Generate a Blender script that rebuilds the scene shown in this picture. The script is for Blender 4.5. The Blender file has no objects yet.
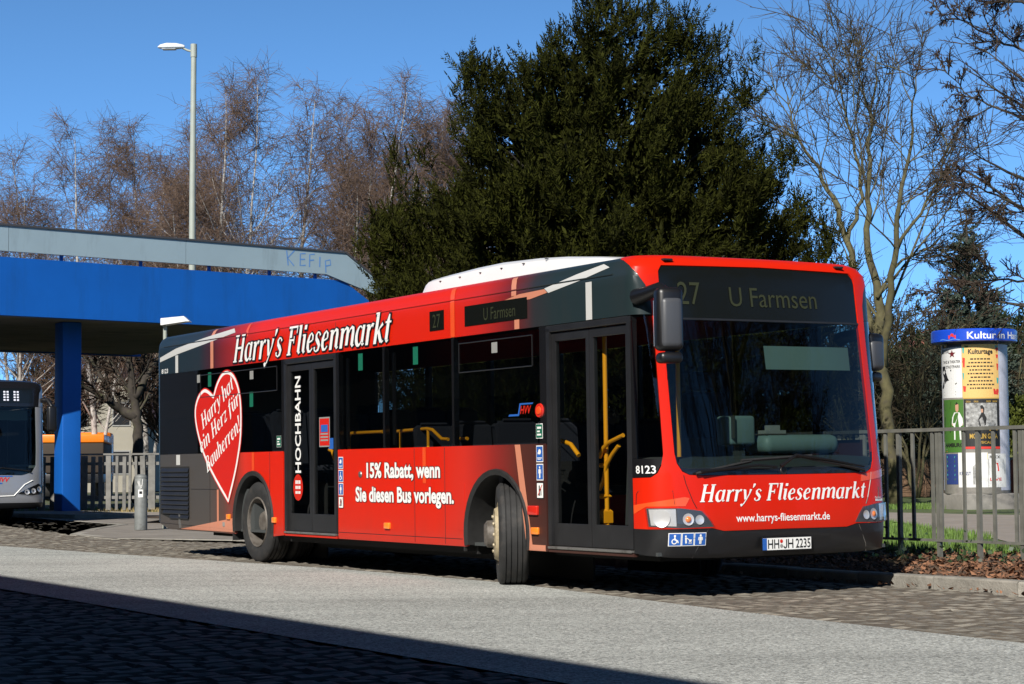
import bpy, bmesh, math, random
import numpy as np
from mathutils import Vector, Matrix, noise as mnoise
R=math.radians
random.seed(7)
scn=bpy.context.scene
COL=scn.collection

# ------------------------------------------------------------------ camera
CAM_H=1.0737; PITCH=0.0637; ROLL=-0.0076; FPX=1995.8
cam_d=bpy.data.cameras.new('camera'); cam=bpy.data.objects.new('camera',cam_d); COL.objects.link(cam)
cam_d.sensor_fit='HORIZONTAL'; cam_d.sensor_width=36; cam_d.lens=36*FPX/1024
cam_d.clip_start=.1; cam_d.clip_end=3000
_r=Vector((1,0,0)); _f=Vector((0,math.cos(PITCH),math.sin(PITCH))); _u=Vector((0,-math.sin(PITCH),math.cos(PITCH)))
_R=_r*math.cos(ROLL)+_u*math.sin(ROLL); _U=-_r*math.sin(ROLL)+_u*math.cos(ROLL)
M=Matrix.Identity(4)
for i in range(3):
    M[i][0]=_R[i]; M[i][1]=_U[i]; M[i][2]=-_f[i]
M.translation=(0,0,CAM_H)
cam.matrix_world=M
scn.camera=cam

# ------------------------------------------------------------------ sky, sun, exposure
SUN_EL=R(35); SHADOW_AZ=R(69)           # horizontal direction (from +X) in which shadows fall
sdir=Vector((-math.cos(SHADOW_AZ)*math.cos(SUN_EL),-math.sin(SHADOW_AZ)*math.cos(SUN_EL),math.sin(SUN_EL)))
SKY_LOW=1.82; SKY_TOP=.16; SKY_TINT=(.60,.93,1.18)
w=bpy.data.worlds.new('World'); scn.world=w; w.use_nodes=True
nt=w.node_tree; bg=nt.nodes['Background']
sky=nt.nodes.new('ShaderNodeTexSky'); sky.sky_type='NISHITA'; sky.sun_disc=False
sky.sun_elevation=SUN_EL; sky.sun_rotation=math.atan2(sdir.x,sdir.y)
sky.air_density=1.0; sky.dust_density=0.35; sky.ozone_density=3.0; sky.altitude=0
tcw=nt.nodes.new('ShaderNodeTexCoord'); ad=nt.nodes.new('ShaderNodeVectorMath'); ad.operation='ADD'; ad.inputs[1].default_value=(0,0,.16)   # dry, clear air: no pale band low down
nm=nt.nodes.new('ShaderNodeVectorMath'); nm.operation='NORMALIZE'
nt.links.new(tcw.outputs['Generated'],ad.inputs[0]); nt.links.new(ad.outputs[0],nm.inputs[0]); nt.links.new(nm.outputs[0],sky.inputs[0])
sx_=nt.nodes.new('ShaderNodeSeparateXYZ'); nt.links.new(tcw.outputs['Generated'],sx_.inputs[0])
mrw=nt.nodes.new('ShaderNodeMapRange'); mrw.inputs[1].default_value=0; mrw.inputs[2].default_value=.55; mrw.inputs[3].default_value=SKY_LOW; mrw.inputs[4].default_value=SKY_TOP; nt.links.new(sx_.outputs[2],mrw.inputs[0])
tn=nt.nodes.new('ShaderNodeVectorMath'); tn.operation='MULTIPLY'; tn.inputs[1].default_value=SKY_TINT; nt.links.new(sky.outputs[0],tn.inputs[0])
s2=nt.nodes.new('ShaderNodeVectorMath'); s2.operation='SCALE'; nt.links.new(tn.outputs[0],s2.inputs[0]); nt.links.new(mrw.outputs[0],s2.inputs['Scale'])
nt.links.new(s2.outputs[0],bg.inputs[0]); bg.inputs[1].default_value=.085
sl=bpy.data.lights.new('sun','SUN'); sl.energy=5.0; sl.angle=R(.5); sl.color=(1,.95,.88)
so=bpy.data.objects.new('sun',sl); COL.objects.link(so); so.location=(-20,-40,40)
so.rotation_euler=(-sdir).to_track_quat('-Z','Y').to_euler()
vs=scn.view_settings; vs.view_transform='Standard'; vs.look='None'; vs.exposure=0.5; vs.gamma=1; vs.use_curve_mapping=False

# ------------------------------------------------------------------ helpers
def tag(o,label=None,cat=None,group=None,kind=None):
    if label: o['label']=label
    if cat: o['category']=cat
    if group: o['group']=group
    if kind: o['kind']=kind
    return o
def empty(name,loc=(0,0,0),rz=0,rx=0):
    o=bpy.data.objects.new(name,None); o.empty_display_size=.2; COL.objects.link(o)
    o.location=loc; o.rotation_euler=(rx,0,rz); return o
class MB:
    def __init__(s): s.v=[]; s.f=[]; s.m=[]
    def add(s,vs,fs,mi=0):
        b=len(s.v); s.v+= [tuple(x) for x in vs]; s.f+=[tuple(b+i for i in f) for f in fs]; s.m+=[mi]*len(fs)
    def box(s,c,sz,rz=0,mi=0,bev=0,rx=0,ry=0):
        x,y,z=[a/2 for a in sz]
        if bev>0:
            b=min(bev,x*.9,y*.9,z*.9); vs=[];
            for k,(zz,ins) in enumerate(((-z,b),(-z+b,0),(z-b,0),(z,b))):
                X=x-ins;Y=y-ins
                vs+=[(-X+b*0,-Y,zz),(X,-Y,zz),(X,Y,zz),(-X,Y,zz)]
            fs=[(3,2,1,0),(12,13,14,15)]
            for k in range(3):
                for i in range(4):
                    j=(i+1)%4; fs.append((k*4+i,k*4+j,k*4+4+j,k*4+4+i))
        else:
            vs=[(-x,-y,-z),(x,-y,-z),(x,y,-z),(-x,y,-z),(-x,-y,z),(x,-y,z),(x,y,z),(-x,y,z)]
            fs=[(3,2,1,0),(4,5,6,7),(0,1,5,4),(1,2,6,5),(2,3,7,6),(3,0,4,7)]
        m=Matrix.Translation(c)@Matrix.Rotation(rz,4,'Z')@Matrix.Rotation(ry,4,'Y')@Matrix.Rotation(rx,4,'X')
        s.add([m@Vector(v) for v in vs],fs,mi)
    def tube(s,pts,rad,n=8,mi=0,cap=True):
        pts=[Vector(p) for p in pts]
        if not isinstance(rad,(list,tuple)): rad=[rad]*len(pts)
        b=len(s.v); t0=(pts[1]-pts[0]).normalized()
        a=Vector((0,0,1)) if abs(t0.z)<.9 else Vector((1,0,0))
        u=t0.cross(a).normalized()
        for i,p in enumerate(pts):
            if i==0: t=t0
            elif i==len(pts)-1: t=(pts[i]-pts[i-1])
            else: t=(pts[i+1]-pts[i-1])
            if t.length<1e-9: t=t0
            t=t.normalized()
            u=(u-t*u.dot(t))
            u=u.normalized() if u.length>1e-6 else t.orthogonal().normalized()
            v=t.cross(u)
            for k in range(n):
                an=2*math.pi*k/n; s.v.append(tuple(p+(u*math.cos(an)+v*math.sin(an))*rad[i]))
        for i in range(len(pts)-1):
            for k in range(n):
                j=(k+1)%n
                s.f.append((b+i*n+k,b+i*n+j,b+(i+1)*n+j,b+(i+1)*n+k)); s.m.append(mi)
        if cap:
            s.f.append(tuple(b+k for k in range(n))[::-1]); s.m.append(mi)
            e=b+(len(pts)-1)*n; s.f.append(tuple(e+k for k in range(n))); s.m.append(mi)
    def lathe(s,prof,n=32,axis='z',c=(0,0,0),mi=0,a0=0,a1=2*math.pi):
        b=len(s.v); full=abs(a1-a0-2*math.pi)<1e-6; cnt=n if full else n+1
        for (r,h) in prof:
            for k in range(cnt):
                an=a0+(a1-a0)*k/n; x,y=r*math.cos(an),r*math.sin(an)
                p=(x,y,h) if axis=='z' else ((x,h,y) if axis=='y' else (h,x,y))
                s.v.append((p[0]+c[0],p[1]+c[1],p[2]+c[2]))
        for i in range(len(prof)-1):
            for k in range(n):
                j=(k+1)%cnt
                f=(b+i*cnt+k,b+i*cnt+j,b+(i+1)*cnt+j,b+(i+1)*cnt+k)
                s.f.append(f if axis!='y' else f[::-1]); s.m.append(mi)
    def prism(s,outline,h0,h1,mi=0,f=None):
        """outline of (x,y) extruded z h0..h1; f maps (x,y,z)->point"""
        f=f or (lambda x,y,z:(x,y,z)); n=len(outline)
        vs=[f(x,y,h0) for x,y in outline]+[f(x,y,h1) for x,y in outline]
        s.add(vs,[tuple(range(n))[::-1],tuple(range(n,2*n))]+[(i,(i+1)%n,n+(i+1)%n,n+i) for i in range(n)],mi)
    def build(s,name,mats,parent=None,smooth=None,loc=None):
        me=bpy.data.meshes.new(name); me.from_pydata(s.v,[],s.f); me.update()
        return link_mesh(name,me,mats,parent,smooth,s.m,loc)
def link_mesh(name,me,mats,parent=None,smooth=None,mi=None,loc=None):
    if not isinstance(mats,(list,tuple)): mats=[mats]
    for m in mats: me.materials.append(m)
    if mi and len(mats)>1: me.polygons.foreach_set('material_index',mi)
    if smooth is not None:
        me.polygons.foreach_set('use_smooth',[True]*len(me.polygons))
        if smooth<180: me.set_sharp_from_angle(angle=R(smooth))
    o=bpy.data.objects.new(name,me); COL.objects.link(o)
    if parent: o.parent=parent
    if loc is not None: o.location=loc
    return o
def copy_tree(o,parent=None):
    c=o.copy(); COL.objects.link(c); c.parent=parent
    for ch in [x for x in o.children]: copy_tree(ch,c)
    return c

# ------------------------------------------------------------------ materials
def mat(name,col,rough=.5,metal=0,coat=0,var=0,vscale=3,bump=0,bscale=30,island=0,spec=.5,dirt=None,coords='Object'):
    m=bpy.data.materials.new(name); m.use_nodes=True; n=m.node_tree.nodes; L=m.node_tree.links
    b=n['Principled BSDF']; b.inputs['Base Color'].default_value=(*col,1); b.inputs['Roughness'].default_value=rough
    b.inputs['Metallic'].default_value=metal; b.inputs['Coat Weight'].default_value=coat; b.inputs['Coat Roughness'].default_value=.04
    b.inputs['Specular IOR Level'].default_value=spec
    if var or bump or island or dirt:
        tc=n.new('ShaderNodeTexCoord')
        src=None
        if var:
            nz=n.new('ShaderNodeTexNoise'); nz.inputs['Scale'].default_value=vscale; nz.inputs['Detail'].default_value=6; nz.inputs['Roughness'].default_value=.6
            L.new(tc.outputs[coords],nz.inputs['Vector'])
            mr=n.new('ShaderNodeMapRange'); mr.inputs[1].default_value=.3; mr.inputs[2].default_value=.7
            mr.inputs[3].default_value=1-var; mr.inputs[4].default_value=1+var; L.new(nz.outputs[0],mr.inputs[0]); src=mr.outputs[0]
        if island:
            g=n.new('ShaderNodeNewGeometry'); mr=n.new('ShaderNodeMapRange'); mr.inputs[3].default_value=1-island; mr.inputs[4].default_value=1+island
            L.new(g.outputs['Random Per Island'],mr.inputs[0])
            if src:
                mm=n.new('ShaderNodeMath'); mm.operation='MULTIPLY'; L.new(src,mm.inputs[0]); L.new(mr.outputs[0],mm.inputs[1]); src=mm.outputs[0]
            else: src=mr.outputs[0]
        cur=None
        if src:
            mx=n.new('ShaderNodeVectorMath'); mx.operation='SCALE'; mx.inputs[0].default_value=col; L.new(src,mx.inputs['Scale']); cur=mx.outputs[0]
        if dirt:   # (colour, scale, lo, hi) stains
            nz=n.new('ShaderNodeTexNoise'); nz.inputs['Scale'].default_value=dirt[1]; nz.inputs['Detail'].default_value=8; nz.inputs['Roughness'].default_value=.7
            mp=n.new('ShaderNodeMapping'); mp.inputs['Scale'].default_value=(1,1,dirt[4] if len(dirt)>4 else 1); L.new(tc.outputs[coords],mp.inputs[0]); L.new(mp.outputs[0],nz.inputs['Vector'])
            mr=n.new('ShaderNodeMapRange'); mr.inputs[1].default_value=dirt[2]; mr.inputs[2].default_value=dirt[3]; L.new(nz.outputs[0],mr.inputs[0])
            mc=n.new('ShaderNodeMix'); mc.data_type='RGBA'; L.new(mr.outputs[0],mc.inputs[0])
            if cur: L.new(cur,mc.inputs[6])
            else: mc.inputs[6].default_value=(*col,1)
            mc.inputs[7].default_value=(*dirt[0],1); cur=mc.outputs[2]
        if cur: L.new(cur,b.inputs['Base Color'])
        if bump:
            nz=n.new('ShaderNodeTexNoise'); nz.inputs['Scale'].default_value=bscale; nz.inputs['Detail'].default_value=5
            L.new(tc.outputs[coords],nz.inputs['Vector'])
            bp=n.new('ShaderNodeBump'); bp.inputs['Strength'].default_value=bump; bp.inputs['Distance'].default_value=.02
            L.new(nz.outputs[0],bp.inputs['Height']); L.new(bp.outputs[0],b.inputs['Normal'])
    return m
def glass(name,tint,ior=1.5,gcol=(1,1,1),wave=.0):
    m=bpy.data.materials.new(name); m.use_nodes=True; n=m.node_tree.nodes; L=m.node_tree.links
    n.remove(n['Principled BSDF']); out=n['Material Output']
    t=n.new('ShaderNodeBsdfTransparent'); t.inputs[0].default_value=(*tint,1)
    g=n.new('ShaderNodeBsdfGlossy'); g.inputs['Roughness'].default_value=.015; g.inputs[0].default_value=(*gcol,1)
    fr=n.new('ShaderNodeFresnel'); fr.inputs[0].default_value=ior
    ge=n.new('ShaderNodeNewGeometry'); io=n.new('ShaderNodeMapRange'); io.inputs[3].default_value=ior; io.inputs[4].default_value=1/ior   # single sheet: same reflection from both sides
    L.new(ge.outputs['Backfacing'],io.inputs[0]); L.new(io.outputs[0],fr.inputs[0])
    mx=n.new('ShaderNodeMixShader'); L.new(fr.outputs[0],mx.inputs[0]); L.new(t.outputs[0],mx.inputs[1]); L.new(g.outputs[0],mx.inputs[2])
    if wave:
        tc=n.new('ShaderNodeTexCoord'); nz=n.new('ShaderNodeTexNoise'); nz.inputs['Scale'].default_value=1.3
        L.new(tc.outputs['Object'],nz.inputs['Vector']); bp=n.new('ShaderNodeBump'); bp.inputs['Strength'].default_value=wave; bp.inputs['Distance'].default_value=.02
        L.new(nz.outputs[0],bp.inputs['Height']); L.new(bp.outputs[0],g.inputs['Normal']); L.new(bp.outputs[0],fr.inputs['Normal'])
    L.new(mx.outputs[0],out.inputs[0]); return m
def ramp_mat(name,stops,rough=.36,coat=.10):
    """printed wrap: colour runs along the bus (object X)"""
    m=bpy.data.materials.new(name); m.use_nodes=True; n=m.node_tree.nodes; L=m.node_tree.links; b=n['Principled BSDF']
    tc=n.new('ShaderNodeTexCoord'); sp=n.new('ShaderNodeSeparateXYZ'); L.new(tc.outputs['Object'],sp.inputs[0])
    # jitter, faint dust
    mr=n.new('ShaderNodeMapRange'); mr.inputs[1].default_value=-12; mr.inputs[2].default_value=0; L.new(sp.outputs[0],mr.inputs[0])
    cr=n.new('ShaderNodeValToRGB'); L.new(mr.outputs[0],cr.inputs[0]); e=cr.color_ramp.elements
    st=[((x+12)/12,c) for x,c in stops]
    e[0].position=st[0][0]; e[0].color=(*st[0][1],1); e[1].position=st[-1][0]; e[1].color=(*st[-1][1],1)
    for p_,c in st[1:-1]:
        k=e.new(p_); k.color=(*c,1)
    nz=n.new('ShaderNodeTexNoise'); nz.inputs['Scale'].default_value=2.2; nz.inputs['Detail'].default_value=7; nz.inputs['Roughness'].default_value=.65
    mp=n.new('ShaderNodeMapping'); mp.inputs['Scale'].default_value=(1,1,.35); L.new(tc.outputs['Object'],mp.inputs[0]); L.new(mp.outputs[0],nz.inputs['Vector'])
    m2=n.new('ShaderNodeMapRange'); m2.inputs[1].default_value=.45; m2.inputs[2].default_value=.8; m2.inputs[3].default_value=0; m2.inputs[4].default_value=.05; L.new(nz.outputs[0],m2.inputs[0])
    mx=n.new('ShaderNodeMix'); mx.data_type='RGBA'; L.new(m2.outputs[0],mx.inputs[0]); L.new(cr.outputs[0],mx.inputs[6]); mx.inputs[7].default_value=(.14,.06,.03,1)
    mz=n.new('ShaderNodeMapRange'); mz.inputs[1].default_value=.80; mz.inputs[2].default_value=.32; mz.inputs[3].default_value=0; mz.inputs[4].default_value=.42; L.new(sp.outputs[2],mz.inputs[0])
    n3=n.new('ShaderNodeTexNoise'); n3.inputs['Scale'].default_value=4; n3.inputs['Detail'].default_value=8; n3.inputs['Roughness'].default_value=.7; L.new(mp.outputs[0],n3.inputs['Vector'])
    mm=n.new('ShaderNodeMath'); mm.operation='MULTIPLY'; L.new(mz.outputs[0],mm.inputs[0]); L.new(n3.outputs[0],mm.inputs[1])
    mf=n.new('ShaderNodeMix'); mf.data_type='RGBA'; L.new(mm.outputs[0],mf.inputs[0]); L.new(mx.outputs[2],mf.inputs[6]); mf.inputs[7].default_value=(.075,.045,.03,1); mx=mf
    L.new(mx.outputs[2],b.inputs['Base Color']); b.inputs['Roughness'].default_value=rough; b.inputs['Specular IOR Level'].default_value=.22; b.inputs['Coat Weight'].default_value=coat; b.inputs['Coat Roughness'].default_value=.06
    return m
RED=(.55,.013,.002)
m_red=ramp_mat('red_wrap',[(-12,RED),(0,RED)])
m_upper=ramp_mat('upper_wrap',[(-12,(.012,.022,.028)),(-10.3,(.014,.022,.028)),(-9.85,(.05,.012,.016)),(-9.2,(.25,.015,.015)),(-8.3,RED),(-3.6,RED),(-2.95,(.42,.015,.01)),(-2.35,(.12,.012,.012)),(-1.95,(.022,.022,.024)),(-1.6,(.014,.024,.026)),(0,(.014,.024,.026))])
m_lower=ramp_mat('lower_wrap',[(-12,(.055,.052,.05)),(-10.0,(.06,.054,.05)),(-9.5,(.09,.045,.035)),(-9.1,(.22,.03,.02)),(-8.8,(.55,.025,.012)),(-8.4,RED),(-3.9,RED),(-3.3,(.5,.022,.012)),(-2.7,(.22,.018,.014)),(-2.2,(.07,.02,.014)),(-1.7,(.04,.014,.012))],rough=.40,coat=.06)
m_peach=mat('peach_joint_print',(.52,.20,.12),.4,coat=.3)
m_orange=mat('orange_print',(.70,.07,.012),.35,coat=.5)
m_whitej=mat('white_joint_print',(.5,.5,.48),.4,coat=.3)
m_wtext=mat('white_vinyl',(.72,.72,.7),.4)
m_btext=mat('black_vinyl',(.006,.006,.007),.4)
m_heart=mat('heart_red_vinyl',(.50,.011,.005),.5,spec=.3)
m_black=mat('black_gloss_paint',(.008,.008,.009),.22,coat=.5)
m_rubber=mat('black_rubber',(.012,.012,.012),.65,var=.3,vscale=12)
m_trim=mat('charcoal_trim',(.014,.014,.015),.42,var=.2,vscale=5)
m_bump=mat('black_bumper_plastic',(.010,.010,.011),.38,coat=.2)
m_mirror=mat('grey_mirror_shell',(.05,.053,.06),.45)
m_under=mat('underbody',(.006,.006,.006),.9)
m_wglass=glass('windscreen_glass',(.44,.52,.50),1.45,wave=.12)
m_sglass=glass('tinted_side_glass',(.48,.50,.485),1.5,wave=.15)
m_lglass=glass('left_side_glass',(.22,.25,.24),1.5)
m_dglass=glass('door_glass',(.66,.68,.66),1.45,wave=.1)
m_sign=mat('dark_sign_glass',(.006,.007,.006),.12)
m_led=mat('olive_flip_dots',(.017,.021,.004),.7)
m_ledw=bpy.data.materials.new('white_led'); m_ledw.use_nodes=True
_b=m_ledw.node_tree.nodes['Principled BSDF']; _b.inputs['Base Color'].default_value=(.5,.5,.55,1); _b.inputs['Emission Color'].default_value=(.8,.85,1,1); _b.inputs['Emission Strength'].default_value=.35
m_white=mat('white_fairing',(.70,.70,.69),.35,coat=.4,var=.03)
m_yellow=mat('yellow_handrail',(.82,.35,.010),.35,coat=.3)
m_seat=mat('dark_blue_seat',(.008,.010,.018),.8)
m_int=mat('grey_interior',(.045,.05,.05),.6)
m_dash=mat('grey_teal_dashboard',(.15,.215,.205),.55)
m_blind=mat('grey_green_sunblind',(.16,.23,.22),.7)
m_steel=mat('dull_steel',(.35,.34,.32),.4,metal=.8,dirt=((.05,.04,.03),6,.5,.75))
m_rim=mat('dirty_rim',(.13,.115,.10),.6,metal=.2,dirt=((.05,.04,.03),9,.42,.7))
m_cream=mat('cream_rim',(.36,.30,.19),.5,dirt=((.10,.07,.04),12,.5,.75))
m_tyre=mat('tyre_rubber',(.016,.016,.016),.75,var=.35,vscale=8,dirt=((.06,.052,.045),5,.52,.8))
m_chrome=mat('headlamp_reflector',(.85,.85,.85),.28,metal=.55)
m_lens=glass('headlamp_lens',(.9,.9,.9),1.45)
m_amber=mat('amber_lamp',(.85,.22,.02),.25,coat=.6)
m_redlamp=mat('red_reflector',(.55,.02,.01),.25,coat=.6)
m_blue=mat('sign_blue',(.02,.10,.38),.4)
m_green=mat('green_sticker',(.004,.11,.06),.5)
m_greys=mat('grey_sticker',(.24,.24,.225),.5)
m_silver=mat('silver_paint',(.30,.31,.33),.3,metal=.35,coat=.5)
m_plate=mat('white_plate',(.75,.75,.72),.4)
# ------------------------------------------------------------------ lettering
def text2d(body,bold=0.0,shear=0.0,spacing=1.0):
    cu=bpy.data.curves.new('t','FONT'); cu.body=body; cu.size=1; cu.shear=shear; cu.offset=bold; cu.space_character=spacing; cu.resolution_u=3
    o=bpy.data.objects.new('t',cu); COL.objects.link(o); dg=bpy.context.evaluated_depsgraph_get()
    me=bpy.data.meshes.new_from_object(o.evaluated_get(dg))
    v=[(p.co.x,p.co.y) for p in me.vertices]; f=[tuple(p.vertices) for p in me.polygons]
    bpy.data.objects.remove(o); bpy.data.curves.remove(cu); bpy.data.meshes.remove(me)
    return v,f
CAPH=max(y for x,y in text2d('H')[0])
def E_(cx,cy,rx,ry,a0,a1,n=9): return [(cx+rx*math.cos(R(a0+(a1-a0)*i/(n-1))),cy+ry*math.sin(R(a0+(a1-a0)*i/(n-1)))) for i in range(n)]
def _sf(x,y,h=.14): return ([(x-h,y),(x+h,y)],[.055,.055])
T_=.165
def _arch(x): return ([(x,.44),(x+.09,.6),(x+.2,.665),(x+.29,.62),(x+.31,.5),(x+.31,.08)],[.05,.06,.10,.14,T_,T_])
def _tail(x): return ([(x,.1),(x+.04,.03),(x+.13,.08)],[.12,.07,.04])
GL={
'H':(.92,[([(.22,0),(.22,1)],[T_]*2),([(.70,0),(.70,1)],[T_]*2),([(.22,.52),(.70,.52)],[.08]*2),_sf(.22,.03),_sf(.22,.97),_sf(.70,.03),_sf(.70,.97)]),
'F':(.74,[([(.22,0),(.22,1)],[T_]*2),_sf(.22,.03),([(.06,.965),(.66,.965)],[.07]*2),([(.65,1),(.66,.74)],[.07,.04]),([(.22,.52),(.50,.52)],[.07]*2),([(.5,.65),(.5,.4)],[.05]*2)]),
'B':(.76,[([(.2,0),(.2,1)],[T_]*2),([(.05,.97),(.2,.97),(.42,.96),(.54,.87),(.55,.73),(.46,.58),(.25,.54)],[.06,.06,.06,.11,.15,.1,.06]),([(.3,.54),(.5,.5),(.62,.38),(.62,.2),(.5,.05),(.3,.03),(.05,.03)],[.06,.08,.13,.16,.1,.06,.06])]),
'a':(.64,[(E_(.29,.34,.19,.31,50,330,12),[.05,.05,.06,.09,.13,.16,.165,.16,.13,.09,.06,.05]),([(.5,.68),(.48,.12)],[.15]*2),_tail(.49)]),
'r':(.50,[([(.17,.0),(.17,.66)],[T_]*2),([(.04,.63),(.17,.64)],[.05,.06]),([(.22,.42),(.29,.57),(.38,.65),(.46,.61)],[.05,.06,.1,.15])]),
'y':(.58,[([(.08,.66),(.17,.62),(.29,.1)],[.06,.15,.14]),([(.54,.68),(.49,.42),(.36,.12),(.22,-.14),(.08,-.25)],[.14,.07,.06,.06,.06]),([(.13,-.19),(.04,-.25)],[.15,.15])]),
"'":(.24,[([(.13,1.0),(.14,.93),(.08,.76)],[.12,.15,.04])]),
's':(.48,[([(.39,.55),(.31,.65),(.2,.665),(.11,.57),(.14,.44),(.27,.33),(.37,.21),(.33,.07),(.2,.01),(.08,.06),(.06,.17)],[.09,.05,.06,.11,.15,.17,.15,.11,.05,.06,.11])]),
'l':(.34,[([(.16,.08),(.16,1.0)],[T_]*2),([(.03,.97),(.16,.97)],[.05,.06]),_tail(.16)]),
'i':(.34,[([(.16,.08),(.16,.66)],[T_]*2),([(.03,.63),(.16,.64)],[.05,.06]),_tail(.16),([(.10,.9),(.26,.9)],[.15,.15])]),
'e':(.54,[([(.12,.33),(.42,.42)],[.05,.06]),([(.42,.42),(.41,.57),(.3,.665),(.18,.58),(.11,.4),(.12,.2),(.21,.05),(.34,.04),(.46,.15)],[.08,.1,.06,.1,.16,.165,.12,.07,.05])]),
'n':(.68,[([(.17,0),(.17,.66)],[T_]*2),([(.04,.63),(.17,.64)],[.05,.06]),_arch(.21),_tail(.52)]),
'h':(.68,[([(.17,0),(.17,1.0)],[T_]*2),([(.04,.97),(.17,.97)],[.05,.06]),_arch(.21),_tail(.52)]),
'm':(1.02,[([(.17,0),(.17,.66)],[T_]*2),([(.04,.63),(.17,.64)],[.05,.06]),_arch(.21),_arch(.56),_tail(.87)]),
'k':(.64,[([(.17,0),(.17,1.0)],[T_]*2),([(.04,.97),(.17,.97)],[.05,.06]),([(.22,.3),(.36,.5),(.52,.63)],[.06,.06,.12]),([(.3,.42),(.42,.2),(.52,.05)],[.13,.15,.13]),_tail(.53)]),
't':(.44,[([(.2,.1),(.2,.7),(.23,.9)],[T_,T_,.06]),([(.04,.655),(.38,.655)],[.06]*2),_tail(.2)]),
'z':(.5,[([(.08,.62),(.44,.62)],[.1]*2),([(.42,.62),(.1,.05)],[.07]*2),([(.07,.05),(.38,.05),(.46,.14)],[.1,.1,.05])]),
'f':(.44,[([(.14,-.22),(.2,0),(.2,.7),(.26,.92),(.4,.95)],[.08,T_,T_,.1,.12]),([(.04,.655),(.38,.655)],[.06]*2)]),
'u':(.66,[([(.04,.63),(.16,.64)],[.05,.06]),([(.16,.66),(.16,.2),(.22,.05),(.34,.06),(.46,.25)],[T_,T_,.12,.06,.05]),([(.5,.66),(.49,.1)],[T_]*2),_tail(.5)]),
'!':(.34,[([(.17,1.0),(.15,.3)],[.19,.05]),([(.07,.07),(.22,.07)],[.15]*2)]),
' ':(.3,[])}
GL['ü']=(.66,GL['u'][1]+[([(.16,.86),(.28,.86)],[.12]*2),([(.42,.86),(.54,.86)],[.12]*2)])
def serif2d(s,grow=0.0,shear=.27):
    """stroke-drawn bold serif italic; returns list of (verts,faces) per stroke, and width"""
    out=[]; x0=0
    for ch in s:
        adv,st=GL[ch]
        for pts,wd in st:
            P=[Vector((a,b)) for a,b in pts]; n=len(P); L=[];Rr=[]
            if grow:
                P[0]=P[0]-(P[1]-P[0]).normalized()*grow; P[-1]=P[-1]+(P[-1]-P[-2]).normalized()*grow
            for i in range(n):
                t=(P[min(i+1,n-1)]-P[max(i-1,0)]); t=t.normalized() if t.length>1e-6 else Vector((1,0)); nn=Vector((-t.y,t.x))
                h=wd[i]/2+grow
                L.append(P[i]+nn*h); Rr.append(P[i]-nn*h)
            vs=[(v.x+x0+shear*v.y,v.y) for v in L+Rr]
            out.append((vs,[(i,n+i,n+i+1,i+1) for i in range(n-1)]))
        x0+=adv
    return out,x0

# ------------------------------------------------------------------ bus surface: (w along the perimeter, z) -> point
LZ=[.28,.36,.5,.62,1.05,1.1,2.33,2.60,2.70,2.78,2.84,2.88,2.92,2.955]
LD=[-.03,.03,.06,.065,.03,.02,-.17,-.21,-.225,-.245,-.275,-.34,-.62,-1.1]
LY=[1.255,1.275,1.275,1.275,1.275,1.275,1.275,1.275,1.275,1.262,1.225,1.16,.9,.05]
LX=[-.45]*9+[-.47,-.53,-.60,-.9,-1.2]
XR=-11.90; RR=.14
_ph=np.pi/2*np.sin(np.linspace(0,np.pi/2,900))**2; _px=-.45+.45*np.cos(_ph)**.5; _py=1.275*np.sin(_ph)**.5
_wt=np.concatenate([[0],np.cumsum(np.hypot(np.diff(_px),np.diff(_py)))]); WF=float(_wt[-1]); LS=-.45-(XR+RR)
def surf0(w,z):
    s=-1 if w<0 else 1; w=abs(w)
    dx=float(np.interp(z,LZ,LD)); yh=float(np.interp(z,LZ,LY)); xe=float(np.interp(z,LZ,LX))
    if w<=WF:
        ph=float(np.interp(w,_wt,_ph)); a=dx-xe
        return Vector((xe+a*max(0,math.cos(ph))**.5,s*yh*max(0,math.sin(ph))**.5,z))
    if w<=WF+LS:
        t=(w-WF)/LS; return Vector((xe+(XR+RR-xe)*t,s*yh,z))
    t=(w-WF-LS)/RR
    if t<math.pi/2: return Vector((XR+RR-RR*math.sin(t),s*(yh-RR+RR*math.cos(t)),z))
    return Vector((XR,s*max(0,yh-RR-(t-math.pi/2)*RR),z))
def surf(w,z,off=0):
    p=surf0(w,z)
    if off==0: return p
    e=.004; tw=surf0(w+e,z)-surf0(w-e,z); tz=surf0(w,min(z+e,2.954))-surf0(w,z-e)
    n=tw.cross(tz)
    if n.length<1e-12: n=Vector((0,0,1))
    return p+n.normalized()*off
def RX(x): return -(WF-.45-x)
def LXw(x): return WF-.45-x
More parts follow.
